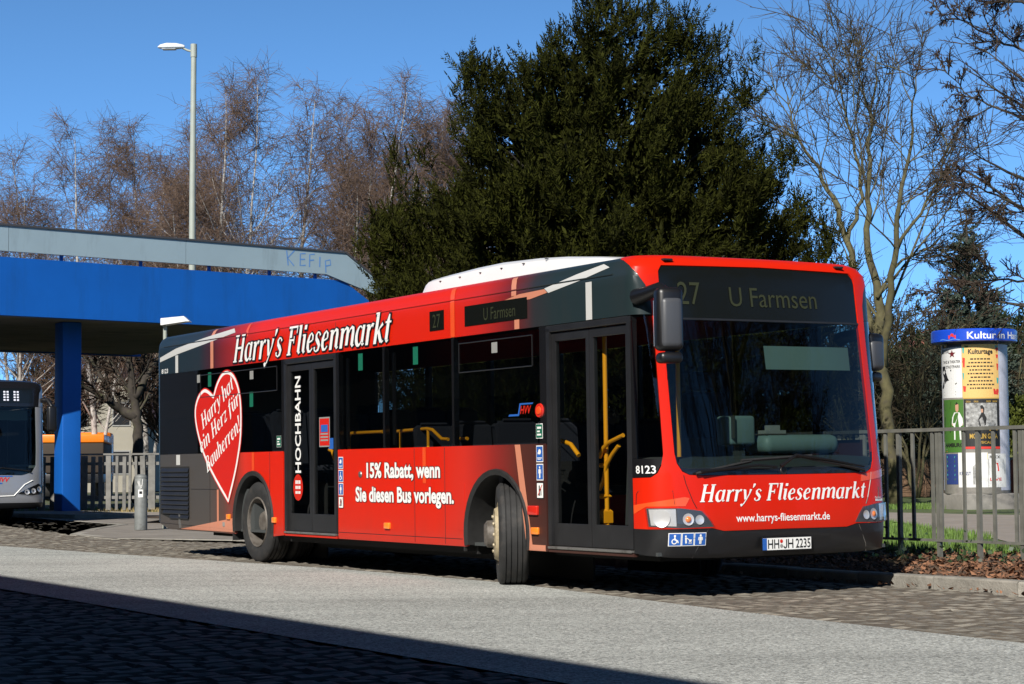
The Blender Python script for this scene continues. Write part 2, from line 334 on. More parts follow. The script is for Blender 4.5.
def panel(name,outs,mats,parent,off=0,thick=.02,step=.07,mi=None,smooth=40,split=False):
    """polygons in (w,z), diced and wrapped onto the bus surface; one mesh"""
    if not isinstance(outs[0][0],(tuple,list)): outs=[outs]
    if split:
        for o in outs: r=panel(name,[o],mats,parent,off,thick,step,None,smooth)
        return r
    bm=bmesh.new(); allp=[p for o in outs for p in o]
    for o in outs:
        o=[p for i,p in enumerate(o) if math.hypot(p[0]-o[i-1][0],p[1]-o[i-1][1])>1e-5]
        if sum(o[i][0]*o[(i+1)%len(o)][1]-o[(i+1)%len(o)][0]*o[i][1] for i in range(len(o)))<0: o=o[::-1]
        f=bm.faces.new([bm.verts.new((a,b,0)) for a,b in o]); f.normal_update()
    bmesh.ops.triangulate(bm,faces=[f for f in bm.faces if len(f.verts)>4],ngon_method='EAR_CLIP')
    w0=min(a for a,b in allp); w1=max(a for a,b in allp); z0=min(b for a,b in allp); z1=max(b for a,b in allp)
    cuts=[('z',z) for z in LZ if z0+.004<z<z1-.004]
    ws=[]; x=-1.68
    while x<1.69: ws.append(x); x+=step
    for s in (-1,1):
        for j in range(6): ws.append(s*(WF+LS+RR*math.pi/2*j/5))
    cuts+=[('w',x) for x in ws if w0+.004<x<w1-.004]
    for ax,c in cuts:
        bmesh.ops.bisect_plane(bm,geom=bm.verts[:]+bm.edges[:]+bm.faces[:],plane_co=(c,0,0) if ax=='w' else (0,c,0),plane_no=(1,0,0) if ax=='w' else (0,1,0),dist=1e-5)
    bmesh.ops.remove_doubles(bm,verts=bm.verts[:],dist=1e-5)
    key={}
    if thick:
        r=bmesh.ops.extrude_edge_only(bm,edges=[e for e in bm.edges if e.is_boundary])
        for v in [g for g in r['geom'] if isinstance(g,bmesh.types.BMVert)]: key[v]=1
    bm.verts.index_update()
    allv=[tuple(surf(v.co.x,v.co.y,off-(thick if v in key else 0))) for v in bm.verts]
    allf=[tuple(v.index for v in fc.verts) for fc in bm.faces]; bm.free()
    me=bpy.data.meshes.new(name); me.from_pydata(allv,[],allf); me.update()
    return link_mesh(name,me,mats,parent,smooth,None)
def wrap(layers,name,mats,parent,fmap):
    """layers: (verts2d,faces,offset,matindex) wrapped by fmap(u,v)->(w,z)"""
    mb=MB()
    for v,f,off,mi in layers: mb.add([surf(*fmap(a,b),off) for a,b in v],f,mi)
    return mb.build(name,mats,parent)
def fit_text(body,w0,z0,w1,cap,bold=.0,outline=0,z1=None,shear=0,off=.006):
    """sans lettering from (w0,z0) to (w1,z1) with cap height; returns layers+map"""
    v,f=text2d(body,bold,shear); xa=min(a for a,b in v); xb=max(a for a,b in v)
    z1=z0 if z1 is None else z1
    fm=lambda a,b:(w0+(a-xa)/(xb-xa)*(w1-w0), z0+(z1-z0)*(a-xa)/(xb-xa)+b/CAPH*cap)
    lay=[(v,f,off,0)]
    if outline:
        v2,f2=text2d(body,bold+outline,shear); lay=[(v2,f2,off-.002,1)]+lay
    return lay,fm
def fit_serif(body,w0,z0,w1,cap,outline=0,off=.006,rot=0,shear=.27):
    st,wd=serif2d(body,0,shear); k=(w1-w0)/wd; c,s=math.cos(rot),math.sin(rot)
    fm=lambda a,b:(w0+a*k*c-b*cap*s, z0+a*k*s+b*cap*c)
    lay=[]
    if outline:
        so_,_=serif2d(body,outline,shear); lay=[(v,f,off-.004+.0003*(i%7),1) for i,(v,f) in enumerate(so_)]
    lay+=[(v,f,off+.0004*(i%7),0) for i,(v,f) in enumerate(st)]
    return lay,fm
def rect(w0,w1,z0,z1,r=0,n=4):
    if r==0: return [(w0,z0),(w1,z0),(w1,z1),(w0,z1)]
    o=[]
    for cx,cz,a in ((w1-r,z0+r,-90),(w1-r,z1-r,0),(w0+r,z1-r,90),(w0+r,z0+r,180)):
        for i in range(n+1): o.append((cx+r*math.cos(R(a+90*i/n)),cz+r*math.sin(R(a+90*i/n))))
    return o
def mir(o): return [(-a,b) for a,b in o][::-1]
def arc_out(xa,zc,r,fx,zb,n=14):
    """arch notch points from right to left (decreasing x) as (w,z)"""
    hw=math.sqrt(max(0,r*r-(zc-zb)**2)); a0=math.atan2(zb-zc,hw); a1=math.pi-a0
    return [(fx(xa+r*math.cos(a0+(a1-a0)*i/n)),zc+r*math.sin(a0+(a1-a0)*i/n)) for i in range(n+1)]
def rbox(name,c,sz,bev,mats,parent,rz=0,rx=0,ry=0,seg=3):
    bm=bmesh.new(); bmesh.ops.create_cube(bm,size=1,matrix=Matrix.Diagonal((*sz,1)))
    bmesh.ops.bevel(bm,geom=bm.edges[:],offset=bev,segments=seg,profile=.5,affect='EDGES')
    bmesh.ops.transform(bm,matrix=Matrix.Translation(c)@Matrix.Rotation(rz,4,'Z')@Matrix.Rotation(ry,4,'Y')@Matrix.Rotation(rx,4,'X'),verts=bm.verts[:])
    me=bpy.data.meshes.new(name); bm.to_mesh(me); bm.free()
    return link_mesh(name,me,mats,parent,35)

# ------------------------------------------------------------------ ground sheets (helpers in the bus lane's frame)
BUS=(2.2913,17.0491); TH=-1.0474; LEAN=.0066
def B2W(x,y,z=0): return (BUS[0]+x*math.cos(TH)-y*math.sin(TH),BUS[1]+x*math.sin(TH)+y*math.cos(TH),z)

def make_wheel(front):
    mb=MB(); hub=mb
    if front:
        hub.lathe([(.13,-.17),(.125,-.235),(.09,-.262),(0,-.265)],24,'y')
    else:
        hub.lathe([(.145,.05),(.135,-.02),(.11,-.06),(0,-.065)],24,'y')
    h=hub.build('wheel',[m_rim],None,40)
    t=MB()
    pr=[(.296,-.12),(.33,-.136),(.39,-.142),(.44,-.138),(.466,-.120),(.477,-.104)]
    for a in (-.075,-.028,.028,.075): pr+=[(.478,a-.006),(.464,a-.004),(.464,a+.004),(.478,a+.006)]
    pr+=[(.477,.104),(.466,.12),(.44,.138),(.39,.142),(.33,.136),(.296,.12)]
    t.lathe(pr,64,'y')
    if not front:
        t.lathe([(r,hh+.32) for r,hh in pr],48,'y')
    t.build('tyre',[m_tyre],h,45)
    r=MB()
    if front:
        r.lathe([(.30,-.12),(.292,-.134),(.276,-.128),(.262,-.10),(.255,-.13),(.235,-.165),(.175,-.175),(.13,-.175)],48,'y')
        for k in range(10):
            a=2*math.pi*k/10; r.lathe([(.016,0),(.014,-.014),(.0,-.016)],8,'y',(.167*math.cos(a),-.173,.167*math.sin(a)))
        for k in range(8):
            a=2*math.pi*(k+.5)/8; r.lathe([(.0,-.004),(.022,-.003)],10,'y',(.218*math.cos(a),-.168,.218*math.sin(a)),mi=1)
    else:
        r.lathe([(.30,-.12),(.292,-.134),(.278,-.128),(.268,-.06),(.262,.02),(.245,.035),(.215,.04),(.15,.05)],48,'y')
        for k in range(10):
            a=2*math.pi*k/10; r.lathe([(.016,0),(.016,-.035),(.0,-.037)],8,'y',(.172*math.cos(a),.045,.172*math.sin(a)))
        for k in range(8):
            a=2*math.pi*(k+.5)/8; r.lathe([(.0,-.004),(.024,-.003)],10,'y',(.225*math.cos(a),.036,.225*math.sin(a)),mi=1)
    r.build('rim',[m_cream if front else m_rim,m_under],h,40)
    return h
def picto(kind,cx,cz,w,h,parent,name='pictogram_sticker',bg=None,fg=None,frame=True):
    """small pictogram sign wrapped on the bus, (cx,cz) in (w,z)"""
    lay=[]
    def add(o,off,mi): lay.append((o,[tuple(range(len(o)))],off,mi))
    fm=lambda a,b:(cx+a*w,cz+b*h)
    if frame: add(rect(-.5,.5,-.5,.5),.004,1)
    m=.44 if frame else .5
    add(rect(-m,m,-m,m),.0055,0)
    def circ(x,y,r,off=.007,mi=1,n=12): add([(x+r*math.cos(2*math.pi*k/n),y+r*math.sin(2*math.pi*k/n)*w/h) for k in range(n)],off,mi)
    def ln(x0,y0,x1,y1,t,off=.0068,mi=1):
        d=Vector((x1-x0,y1-y0)); nn=Vector((-d.y,d.x)).normalized()*t/2
        add([(x0+nn.x,y0+nn.y),(x0-nn.x,y0-nn.y),(x1-nn.x,y1-nn.y),(x1+nn.x,y1+nn.y)],off,mi)
    if kind=='wheelchair':
        circ(-.02,.28,.08); ln(-.03,.2,0,-.05,.1,.0071); ln(0,-.04,.18,-.06,.08,.0066); ln(.18,-.05,.25,-.26,.08,.0074); circ(-.05,-.14,.22,.0063); circ(-.05,-.14,.14,.0065,0)
    elif kind=='pram':
        circ(-.2,.24,.07); ln(-.2,.16,-.15,-.3,.13,.0071); ln(-.12,.1,.08,-.02,.06,.0066); add([(.05,0),(.3,0),(.26,-.18),(.08,-.18)],.0074,1); circ(.1,-.27,.05); circ(.25,-.27,.05)
    elif kind=='person':
        circ(0,.28,.09); ln(0,.18,0,-.08,.22,.0071); ln(-.05,-.06,-.05,-.36,.09,.0066); ln(.05,-.06,.05,-.36,.09,.0074); ln(-.15,.16,-.17,-.08,.06,.0062); ln(.15,.16,.17,-.08,.06,.0064)
    elif kind=='hand':
        circ(.02,.12,.2); ln(-.25,.02,.1,.1,.12,.0071); ln(-.35,-.25,.35,-.25,.05,.0066); ln(-.3,-.33,.2,-.33,.04,.0062)
    elif kind=='forbidden':
        ln(-.1,.3,-.1,-.32,.16,.0066); ln(.12,.2,.14,-.3,.12,.0062); ln(-.3,-.3,.32,.34,.07,.0074,2)
    elif kind=='exit':
        ln(-.3,.22,.3,.22,.14,.0066); ln(-.3,-.02,.1,-.02,.1,.0062); ln(-.3,-.24,.3,-.24,.12,.0071)
    return wrap(lay,name,[bg or m_blue,fg or m_wtext,m_redlamp],parent,fm)

def build_red_bus():
    root=empty('city_bus',(BUS[0],BUS[1],0),TH,LEAN)
    tag(root,'red city bus covered in a tile shop advert, front wheels steered towards the road','bus')
    # ---- roof and upper bands
    edge=[(-1.60,2.86),(-1.50,2.835),(-1.38,2.79),(-1.27,2.72),(-1.19,2.62),(-1.15,2.50),(-1.14,2.37)]
    wR=RX(-11.74)
    panel('roof_band',[[(wR,2.37),(-1.14,2.37)]+edge[::-1][1:]+[(-1.62,2.955),(wR,2.955)]],[m_upper],root,0,.02)
    panel('roof_band',[mir([(wR,2.37),(-1.14,2.37)]+edge[::-1][1:]+[(-1.62,2.955),(wR,2.955)])],[m_upper],root,0,.02)
    e2=[(a,b) for a,b in edge]
    capL=[(-1.62,2.955)]+e2[:-1]+[(-1.06,2.5),(-1.06,2.74),(-1.03,2.79),(0,2.805),(0,2.955)]
    panel('front_roof_cap',[capL,mir(capL)],[m_red],root,.004,.03,.05)
    # rear
    panel('rear_wall',[[(wR,.42),(-(WF+LS+RR*1.571+1.135),.42),(-(WF+LS+RR*1.571+1.135),2.9),(wR,2.9)],mir([(wR,.42),(-(WF+LS+RR*1.571+1.135),.42),(-(WF+LS+RR*1.571+1.135),2.9),(wR,2.9)])],[m_upper],root,0,.02)
    # ---- lower sides
    def lower(fx,flip):
        segA=[(fx(-11.74),.40),(fx(-11.40),.335)]+arc_out(-8.55,.478,.60,fx,.325)[::-1]+[(fx(-7.66),.345),(fx(-7.66),1.31),(fx(-11.74),1.31)]
        segB=[(fx(-6.17),.345)]+arc_out(-2.68,.478,.60,fx,.345)[::-1]+[(fx(-1.77),.345),(fx(-1.77),1.31),(fx(-6.17),1.31)]
        if flip: segB=[(fx(-7.66),.345),(fx(-6.17),.345)]+segB[1:-1]+[(fx(-6.17),1.31),(fx(-7.66),1.31)]
        return segA,segB
    A,Bs=lower(RX,False); panel('side_panel',[A],[m_lower],root,0,.03); panel('side_panel',[Bs],[m_lower],root,0,.03)
    A,Bs=lower(LXw,True); A=A[::-1]; Bs=Bs[::-1]
    panel('side_panel',[A],[m_lower],root,0,.03); panel('side_panel',[Bs],[m_lower],root,0,.03)
    panel('side_panel',[rect(LXw(-.45),LXw(-1.77),.345,1.31)],[m_lower],root,0,.03)
    # black band between windows, header over doors, belt trim
    bars=[rect(RX(-11.74),RX(-10.42),1.313,2.367)]
    for a,b in ((-10.42,-10.36),(-7.70,-7.62),(-6.20,-6.12),(-5.06,-5.0),(-3.54,-3.48),(-1.86,-1.74)): bars.append(rect(RX(a),RX(b),1.313,2.367))
    panel('window_band',bars,[m_black],root,0,.05,split=True)
    bars=[mir(rect(RX(a),RX(b),1.313,2.367)) for a,b in ((-11.74,-10.36),(-8.9,-8.8),(-7.3,-7.2),(-5.7,-5.6),(-4.1,-4.0),(-2.5,-2.4),(-1.1,-1.0))]
    panel('window_band',bars,[m_black],root,0,.05,split=True)
    # windows
    for a,b in ((-10.365,-7.69),(-6.125,-5.052),(-5.008,-3.532),(-3.488,-1.852)):
        wd=panel('window',[rect(RX(a),RX(b),1.322,2.36,.03)],[m_sglass],root,.004,0)
        fr=MB()
        if a<-3 and a>-4 or a<-10:
            x0,x1=(a+.12,b-.12)
            for p0,p1 in (((x0,2.02),(x1,2.02)),((x0,2.02),(x0,2.3)),((x1,2.02),(x1,2.3)),((x0,2.3),(x1,2.3))):
                fr.tube([surf(RX(p0[0]),p0[1],.008),surf(RX(p1[0]),p1[1],.008)],.006,6)
            fr.build('window_frame',[m_btext],wd)
        else:
            fr.box(tuple(surf(RX(a+.16),1.82,-.03)),(.05,.02,.95)); fr.build('window_frame',[m_btext],wd)
    for a,b in ((-10.36,-8.9),(-8.8,-7.3),(-7.2,-5.7),(-5.6,-4.1),(-4.0,-2.5),(-2.4,-1.1),(-1.0,-.5)):
        panel('window',[mir(rect(RX(a),RX(b),1.322,2.36,.03))],[m_lglass],root,.004,0)
    # gutter line under the roof cove
    g=MB(); g.tube([surf(RX(-11.6),2.735,.004),surf(RX(-.62),2.735,.004)],.007,6); g.build('rain_gutter',[m_lower if False else m_upper],root)
    for (xa,za,xb,zb) in [(x,.36,x,1.3) for x in (-9.95,-8.05,-6.19,-4.35)]+[(-11.7,.41,-9.2,.375),(-6.15,.415,-3.35,.415),(-10.6,.86,-9.2,.86),(-6.2,2.38,-6.2,2.7),(-3.7,.36,-3.7,1.3)]:
        g=MB(); g.tube([surf(RX(xa),za,.0005),surf(RX(xb),zb,.0005)],.0035,4); g.build('panel_gap',[m_btext],root)
    # service flap ahead of the front arch
    panel('service_flap',[rect(RX(-3.44),RX(-3.30),.5,.95)],[m_lower],root,.004,.006)
    # ---- doors
    def door(x0,x1):
        d=MB(); t=.055
        for (a,b,c,e) in ((x0,x0+t,.40,2.345),(x1-t,x1,.40,2.345)):
            d.box(tuple(surf(RX((a+b)/2),(c+e)/2,-.03)),(b-a,.07,e-c),bev=.008)
        d.box(tuple(surf(RX((x0+x1)/2),2.335,-.03)),(x1-x0,.07,.06),bev=.008)
        dr=d.build('door',[m_trim],root)
        xm=(x0+x1)/2
        for a,b in ((x0+t+.004,xm-.004),(xm+.004,x1-t-.004)):
            lf=MB(); s=.055
            for (p,q,c,e) in ((a,a+s,.40,2.30),(b-s,b,.40,2.30),(a+s,b-s,2.22,2.30),(a+s,b-s,.40,.60)):
                lf.box(tuple(surf(RX((p+q)/2),(c+e)/2,-.045)),(q-p,.045,e-c),bev=.006)
            lf.build('door_leaf',[m_trim],dr,30)
            gl=MB(); P=[surf(RX(u),v,-.035) for u,v in ((a+s-.003,.597),(b-s+.003,.597),(b-s+.003,2.223),(a+s-.003,2.223))]
            gl.add(P,[(0,1,2,3)]); gl.build('door_glass',[m_dglass],dr)
        st=MB(); st.box(tuple(surf(RX(xm),.385,-.03)),(x1-x0-.02,.1,.022),bev=.004); st.build('door_sill',[m_steel],dr)
        st=MB(); st.box(tuple(surf(RX(xm),.352,-.02)),(x1-x0,.05,.026)); st.build('sill_strip',[m_lower],dr)
        return dr,xm
    d1,xm1=door(-1.735,-.36); d2,xm2=door(-7.615,-6.205)
    # ---- front
    pill=[(-1.19,2.62),(-1.15,2.50),(-1.142,2.2),(-1.150,1.6),(-1.155,1.20),(-1.07,1.20),(-1.066,1.6),(-1.06,2.3),(-1.06,2.5)]
    pill=[(-1.15,2.50),(-1.142,2.2),(-1.150,1.6),(-1.155,1.20),(-1.062,1.20),(-1.062,1.6),(-1.06,2.3),(-1.06,2.5)]
    low=[(0,.556),(0,1.012),(-.83,1.014),(-.95,1.022),(-1.01,1.05),(-1.05,1.12),(-1.062,1.20),(-1.155,1.20),(-1.18,1.10),(-1.215,1.04),(-1.27,1.005),(-1.465,1.0),(-1.465,.58),(-1.31,.578),(-.765,.580),(-.654,.554),(-.47,.554)][::-1]
    panel('front_mask',[low,mir(low),pill,mir(pill)],[m_red],root,.004,.03,.05)
    for s in (-1,1):   # panel gaps of the front flap
        gl=MB()
        pts=[(s*1.0,1.02),(s*.985,.95),(s*.93,.80),(s*.90,.745)]
        gl.tube([surf(a,b,.005) for a,b in pts],.004,4)
        pts=[(s*1.09,.78),(s*1.10,.89),(s*1.40,.89),(s*1.42,.87),(s*1.43,.78)]
        g2=MB(); g2.tube([surf(a,b,.005) for a,b in pts],.003,4); g2.build('flap_gap',[m_btext],root); gl.build('flap_gap',[m_btext],root)
    o=[(-1.46,.70),(-1.32,.765),(-1.0,.765),(-.96,.83),(-1.0,.84),(-1.46,.775)]
    panel('printed_stripe',[o,mir([(-1.30,.985),(-.85,.94),(-.86,1.0),(-1.30,1.06)])],[m_orange],root,.007,0,split=True)
    bp=[(0,.33),(0,.552),(-.47,.55),(-.654,.55),(-.765,.576),(-1.465,.576),(-1.465,.375),(-1.3,.36),(-1.1,.34),(-.8,.331)]
    panel('bumper',[bp,mir(bp)],[m_bump],root,.0,.02,.05)
    for s in (-1,1): g=MB(); g.tube([surf(s*.80,.57,.003),surf(s*.90,.40,.003),surf(s*.93,.335,.003)],.0035,4); g.build('bumper_gap',[m_trim if s<0 else m_steel],root)
    # glass
    ws=[(0,1.075),(0,2.325),(-1.055,2.325),(-1.058,1.6),(-1.058,1.21),(-1.04,1.13),(-1.0,1.085),(-.95,1.078)]
    panel('windscreen',[ws,mir(ws)],[m_wglass],root,.002,0,.05)
    ws=[(0,1.016),(0,1.073),(-.95,1.076),(-1.0,1.083),(-1.04,1.128),(-1.056,1.20),(-1.047,1.13),(-1.01,1.058),(-.95,1.027),(-.83,1.018)]
    panel('windscreen_border',[ws,mir(ws)],[m_black],root,.001,.02,.05)
    sg=[(0,2.345),(0,2.80),(-1.02,2.785),(-1.055,2.74),(-1.055,2.345)]
    si=panel('destination_sign',[sg,mir(sg)],[m_sign],root,-.004,.01,.05)
    panel('windscreen_divider',[rect(-1.057,1.057,2.327,2.343)],[m_trim],root,.006,.02,.05)
    sw=[(-1.465,1.004),(-1.27,1.009),(-1.22,1.044),(-1.186,1.105),(-1.16,1.2),(-1.155,1.6),(-1.147,2.2),(-1.143,2.365),(-1.465,2.365)]
    pr=panel('front_quarter_window',[sw[::-1]],[m_dglass],root,.002,0,.05)
    q=panel('quarter_window_border',[[(-1.465,1.004),(-1.27,1.009),(-1.22,1.044),(-1.186,1.105),(-1.17,1.16),(-1.465,1.16)][::-1],rect(-1.462,-1.40,1.163,2.365)],[m_black],root,.003,.01,.05)
    panel('front_quarter_window',[mir(sw[::-1])],[m_lglass],root,.002,0,.05)
    # sign texts
    def led(body,w0,z0,w1,cap,parent,off=.003,bold=0.0):
        l,f=fit_text(body,w0,z0,w1,cap,bold,off=off); return wrap(l,'sign_text',[m_led],parent,f)
    led('27',-.885,2.46,-.66,.19,si); led('U Farmsen',-.36,2.455,.58,.165,si)
    for w_ in (-.98,.93):
        k=MB(); k.box(tuple(surf(w_,2.835,.012)),(.05,.09,.02),bev=.005); k.build('marker_lamp',[m_trim],root)
    # headlights
    for s in (-1,1):
        o=[(-1.322,.752),(-1.305,.60),(-1.06,.585),(-.752,.592),(-.80,.66),(-.86,.722),(-1.05,.748)]
        oo=o[::-1] if s<0 else mir(o[::-1])
        if s<0: oo=o
        else: oo=mir(o)
        hl=panel('headlight',[oo],[m_mirror],root,.006,.03,.05)
        for cx,cz,r in ((1.20,.665,.072),(.985,.655,.05),(.885,.650,.040)):
            c=surf(s*cx,cz,.010); e=surf(s*cx,cz,.03)-c; q_=e.to_track_quat('Z','Y').to_matrix()
            for pr_ in ([(r,.004),(r*.85,.002),(r*.55,-.001),(.0,-.002)],):
                n=20; b=[]
                tmp=MB(); tmp.lathe(pr_,n); rf=MB(); rf.add([c+q_@Vector(v) for v in tmp.v],tmp.f,0); rf.build('lamp_bowl',[m_chrome],hl,60)
        ol=[(-1.30,.742),(-1.285,.61),(-1.085,.60),(-1.085,.742)]
        rf2=panel('reflector',[ol if s<0 else mir(ol)],[m_chrome],hl,.0085,0,.05)
        am=MB(); c=surf(s*.985,.655,.018); tmp=MB(); tmp.lathe([(0,.012),(.018,.009),(.026,0)],14); qm=(surf(s*.985,.655,.03)-surf(s*.985,.655,.01)).to_track_quat('Z','Y').to_matrix()
        am.add([c+qm@Vector(v) for v in tmp.v],tmp.f); am.build('indicator_bulb',[m_amber],hl,60)
        panel('headlight_lens',[oo],[m_lens],hl,.03,.02,.05)
    # lettering on the front
    l,f=fit_serif("Harry's Fliesenmarkt",-.885,.795,.885,.145,off=.008); wrap(l,'lettering',[m_wtext],root,f)
    l,f=fit_text('www.harrys-fliesenmarkt.de',-.53,.625,.46,.062,.012,off=.008,z1=.622); wrap(l,'lettering',[m_wtext],root,f)
    l,f=fit_text('8123',-1.415,1.04,-1.225,.062,.015,off=.008); wrap(l,'fleet_number',[m_wtext],root,f)
    l,f=fit_text('8123',RX(-11.66),2.385,RX(-11.42),.055,.015,off=.006); wrap(l,'fleet_number',[m_wtext],root,f)
    lay=[(rect(1.03,1.17,.765,.785),[(0,1,2,3)],.009,0)]; wrap(lay,'lettering',[m_wtext],root,lambda a,b:(a,b))
    l,f=fit_text('Partner',1.03,.79,1.14,.016,.01,off=.009); wrap(l,'lettering',[m_wtext],root,f)
    # plate
    P=MB(); P.box((.078,-.02,.43),(.012,.53,.115)); pl=P.build('licence_plate',[m_btext],root)
    def plate(layers,mats,name,x): 
        mb=MB()
        for v,fc,off,mi in layers: mb.add([(x+off,a,b) for a,b in v],fc,mi)
        return mb.build(name,mats,pl)
    r4=[(0,1,2,3)]
    plate([(rect(-.275,.238,.380,.480),r4,.0,0),(rect(-.278,-.232,.381,.479),r4,.001,1)],[m_plate,m_blue],'plate_face',.0855)
    jm=MB(); J=[Vector(v_) for v_ in ((-.026,.467),(-.026,.412),(-.031,.399),(-.042,.394),(-.052,.40),(-.055,.41))]; jl=[];jr_=[]
    for i in range(6):
        t_=(J[min(i+1,5)]-J[max(i-1,0)]).normalized(); nn=Vector((-t_.y,t_.x))*.0055; jl.append(J[i]+nn); jr_.append(J[i]-nn)
    jm.add([(.088,v_.x,v_.y) for v_ in jl+jr_],[(i,i+1,7+i,6+i) for i in range(5)]); jm.build('plate_text',[m_btext],pl)
    for body,y0,y1 in (('HH',-.222,-.105),('H',-.012,.045),('2235',.072,.228)):
        v,fc=text2d(body,.01); xa=min(a for a,b in v);xb=max(a for a,b in v)
        plate([([(y0+(a-xa)/(xb-xa)*(y1-y0),.393+b/CAPH*.074) for a,b in v],fc,0,0)],[m_btext],'plate_text',.088)
    sl_=MB()
    for k,(zz,mi) in enumerate(((.452,0),(.412,1))): sl_.lathe([(0,.0),(.016,.0)],12,'x',(.088,-.08,zz),mi=mi)
    sl_.build('plate_seal',[m_redlamp,m_greys],pl)
    # pictograms at the front
    for k,cx in (('wheelchair',-1.095),('pram',-.985),('person',-.875)): picto(k,cx,.492,.108,.108,root)
    # emblem
    em=MB(); 
    for i in range(1): em.lathe([(0,.006),(.03,.006),(.036,0)],20,'x',(.035,0,1.045))
    em.build('round_badge',[m_trim],root,40)
    # wipers
    for pts in ([(-.06,1.075),(.12,1.17),(.50,1.12),(.86,1.06)],[(-.86,1.045),(-.30,1.085),(-.1,1.07)]):
        wp=MB(); wp.tube([surf(a,b,.05) for a,b in pts],[.016,.013,.010,.009][:len(pts)],6); w_=wp.build('wiper',[m_btext],root,40)
    for pts in ([(.20,1.155),(.88,1.035)],[(-.90,1.03),(-.35,1.125)],[(-.45,1.13),(.30,1.165)]):
        wp=MB(); n=8
        P=[(pts[0][0]+(pts[1][0]-pts[0][0])*i/n,pts[0][1]+(pts[1][1]-pts[0][1])*i/n) for i in range(n+1)]
        wp.tube([surf(a,b,.032) for a,b in P],.014,5); wp.build('wiper_blade',[m_rubber],root)
    # mirrors
    def mirror(s,yc,zc,h,x=.20):
        mh=rbox('side_mirror',(x,s*yc,zc),(.16,.225,h),.05,[m_btext],root,rz=s*.25)
        rbox('mirror_shell',(x+.028,s*yc-.004,zc-.03),(.14,.19,h*.80),.045,[m_mirror],mh,rz=s*.25)
        gl=MB(); gl.box((x-.078,s*yc,zc-.03),(.012,.16,h*.72),rz=s*.25); gl.build('mirror_glass',[m_chrome],mh)
        rbox('lower_mirror',(x-.01,s*(yc-.01),zc-h/2-.055),(.15,.2,.09),.035,[m_btext],mh,rz=s*.25)
        a=MB(); a.tube([(x,s*yc,zc+h/2-.06),(x-.10,s*(yc+.01),zc+h/2+.0),(min(x-.2,-.14),s*1.24,zc+h/2-.02),(min(x-.3,-.30),s*1.25,zc+h/2-.04)],[.05,.055,.06,.07],10); a.build('mirror_arm',[m_btext],mh,50)
    mirror(-1,1.265,2.295,.52,.19)
    mirror(1,1.36,2.10,.34,-.40)
    # ---- wheels and arches
    for s in (-1,1):
        for fr,xa in ((True,-2.70),(False,-8.55)):
            wh=make_wheel(fr); wh.parent=root; wh.location=(xa,s*1.10,.478)
            wh.rotation_euler=(0,0,(R(-27) if fr else 0)+(math.pi if s>0 else 0))
            a=MB(); fx=xa if not fr else -2.68
            n=20; hw=.60
            def ring(r,y): return [(fx+r*math.cos(R(-12+204*i/n)),y,.478+r*math.sin(R(-12+204*i/n))) for i in range(n+1)]
            r1=ring(.605,s*1.30); r2=ring(.555,s*1.285); r3=ring(.56,s*.62)
            r0=ring(.612,s*1.277)
            vs=r0+r1+r2+r3; N=n+1
            a.add(vs,[(k*N+i,k*N+i+1,(k+1)*N+i+1,(k+1)*N+i) for k in range(3) for i in range(n)])
            a.build('wheel_arch',[m_rubber],root,50)
            b=MB(); b.box((fx,s*.6,.6),(1.25,.02,1.1)); b.build('wheel_well',[m_under],root)
    # underbody
    u=MB(); u.box((-5.62,0,.32),(4.7,2.3,.10)); u.box((-10.3,0,.40),(2.3,2.3,.16)); u.box((-1.3,0,.33),(1.7,1.9,.08)); u.box((-5.6,0,.26),(4.4,1.5,.14)); u.box((-10.2,0,.34),(2.2,1.4,.2))
    u.box((-2.7,0,.35),(1.2,.9,.2)); u.box((-8.55,0,.45),(1.2,.7,.3)); u.build('chassis',[m_under],root)
    for s in (-1,1):
        f=MB(); f.box((-9.20,s*1.1,.42),(.02,.35,.34)); f.build('mud_flap',[m_rubber],root)
        f=MB(); f.box((-3.33,s*1.12,.40),(.02,.3,.2)); f.build('mud_flap',[m_rubber],root)
    # ---- roof unit
    xs=[-4.75,-4.70,-4.58,-4.3,-3.6,-3.1,-2.4,-1.9,-1.3,-.95]; hs=[2.96,3.02,3.045,3.06,3.085,3.09,3.065,3.03,2.97,2.92]
    ys=[(-1.0,-1),(-.99,.0),(-.985,.5),(-.97,.82),(-.92,.96),(-.7,1.0),(0,1.02),(.7,1.0),(.92,.96),(.97,.82),(.985,.5),(.99,.0),(1.0,-1)]
    mb=MB(); vs=[]
    for x,h in zip(xs,hs):
        for y,k in ys: vs.append((x,y*(.97 if x<-4.6 else 1.0),2.86+(h-2.86)*max(k,0) if k>=0 else 2.80))
    n=len(ys); mb.add(vs,[(i*n+k,i*n+k+1,(i+1)*n+k+1,(i+1)*n+k) for i in range(len(xs)-1) for k in range(n-1)]+[tuple(range(n)),tuple(range((len(xs)-1)*n,len(xs)*n))[::-1]])
    ru=mb.build('roof_fairing',[m_white],root,35)
    for i in range(6): bl=MB(); bl.box((-4.3+i*.42,-.978,3.0+.006*i),(.025,.03,.009),bev=.003); bl.build('fairing_bolt',[m_trim],ru)
    # ---- side signs
    si=panel('side_sign',[rect(RX(-3.25),RX(-2.06),2.46,2.655)],[m_sign],root,.005,.008); led('U Farmsen',RX(-2.87),2.495,RX(-2.27),.115,si,.008)
    si=panel('side_sign',[rect(RX(-3.98),RX(-3.68),2.46,2.655)],[m_sign],root,.005,.008); led('27',RX(-3.91),2.49,RX(-3.75),.13,si,.008)
    # ---- printed tile joints
    def band(pts0,pts1): return [(RX(x),z) for x,z in pts0]+[(RX(x),z) for x,z in pts1][::-1]
    def vline(x,z0,z1,wd=.085): return rect(RX(x-wd/2),RX(x+wd/2),z0,z1)
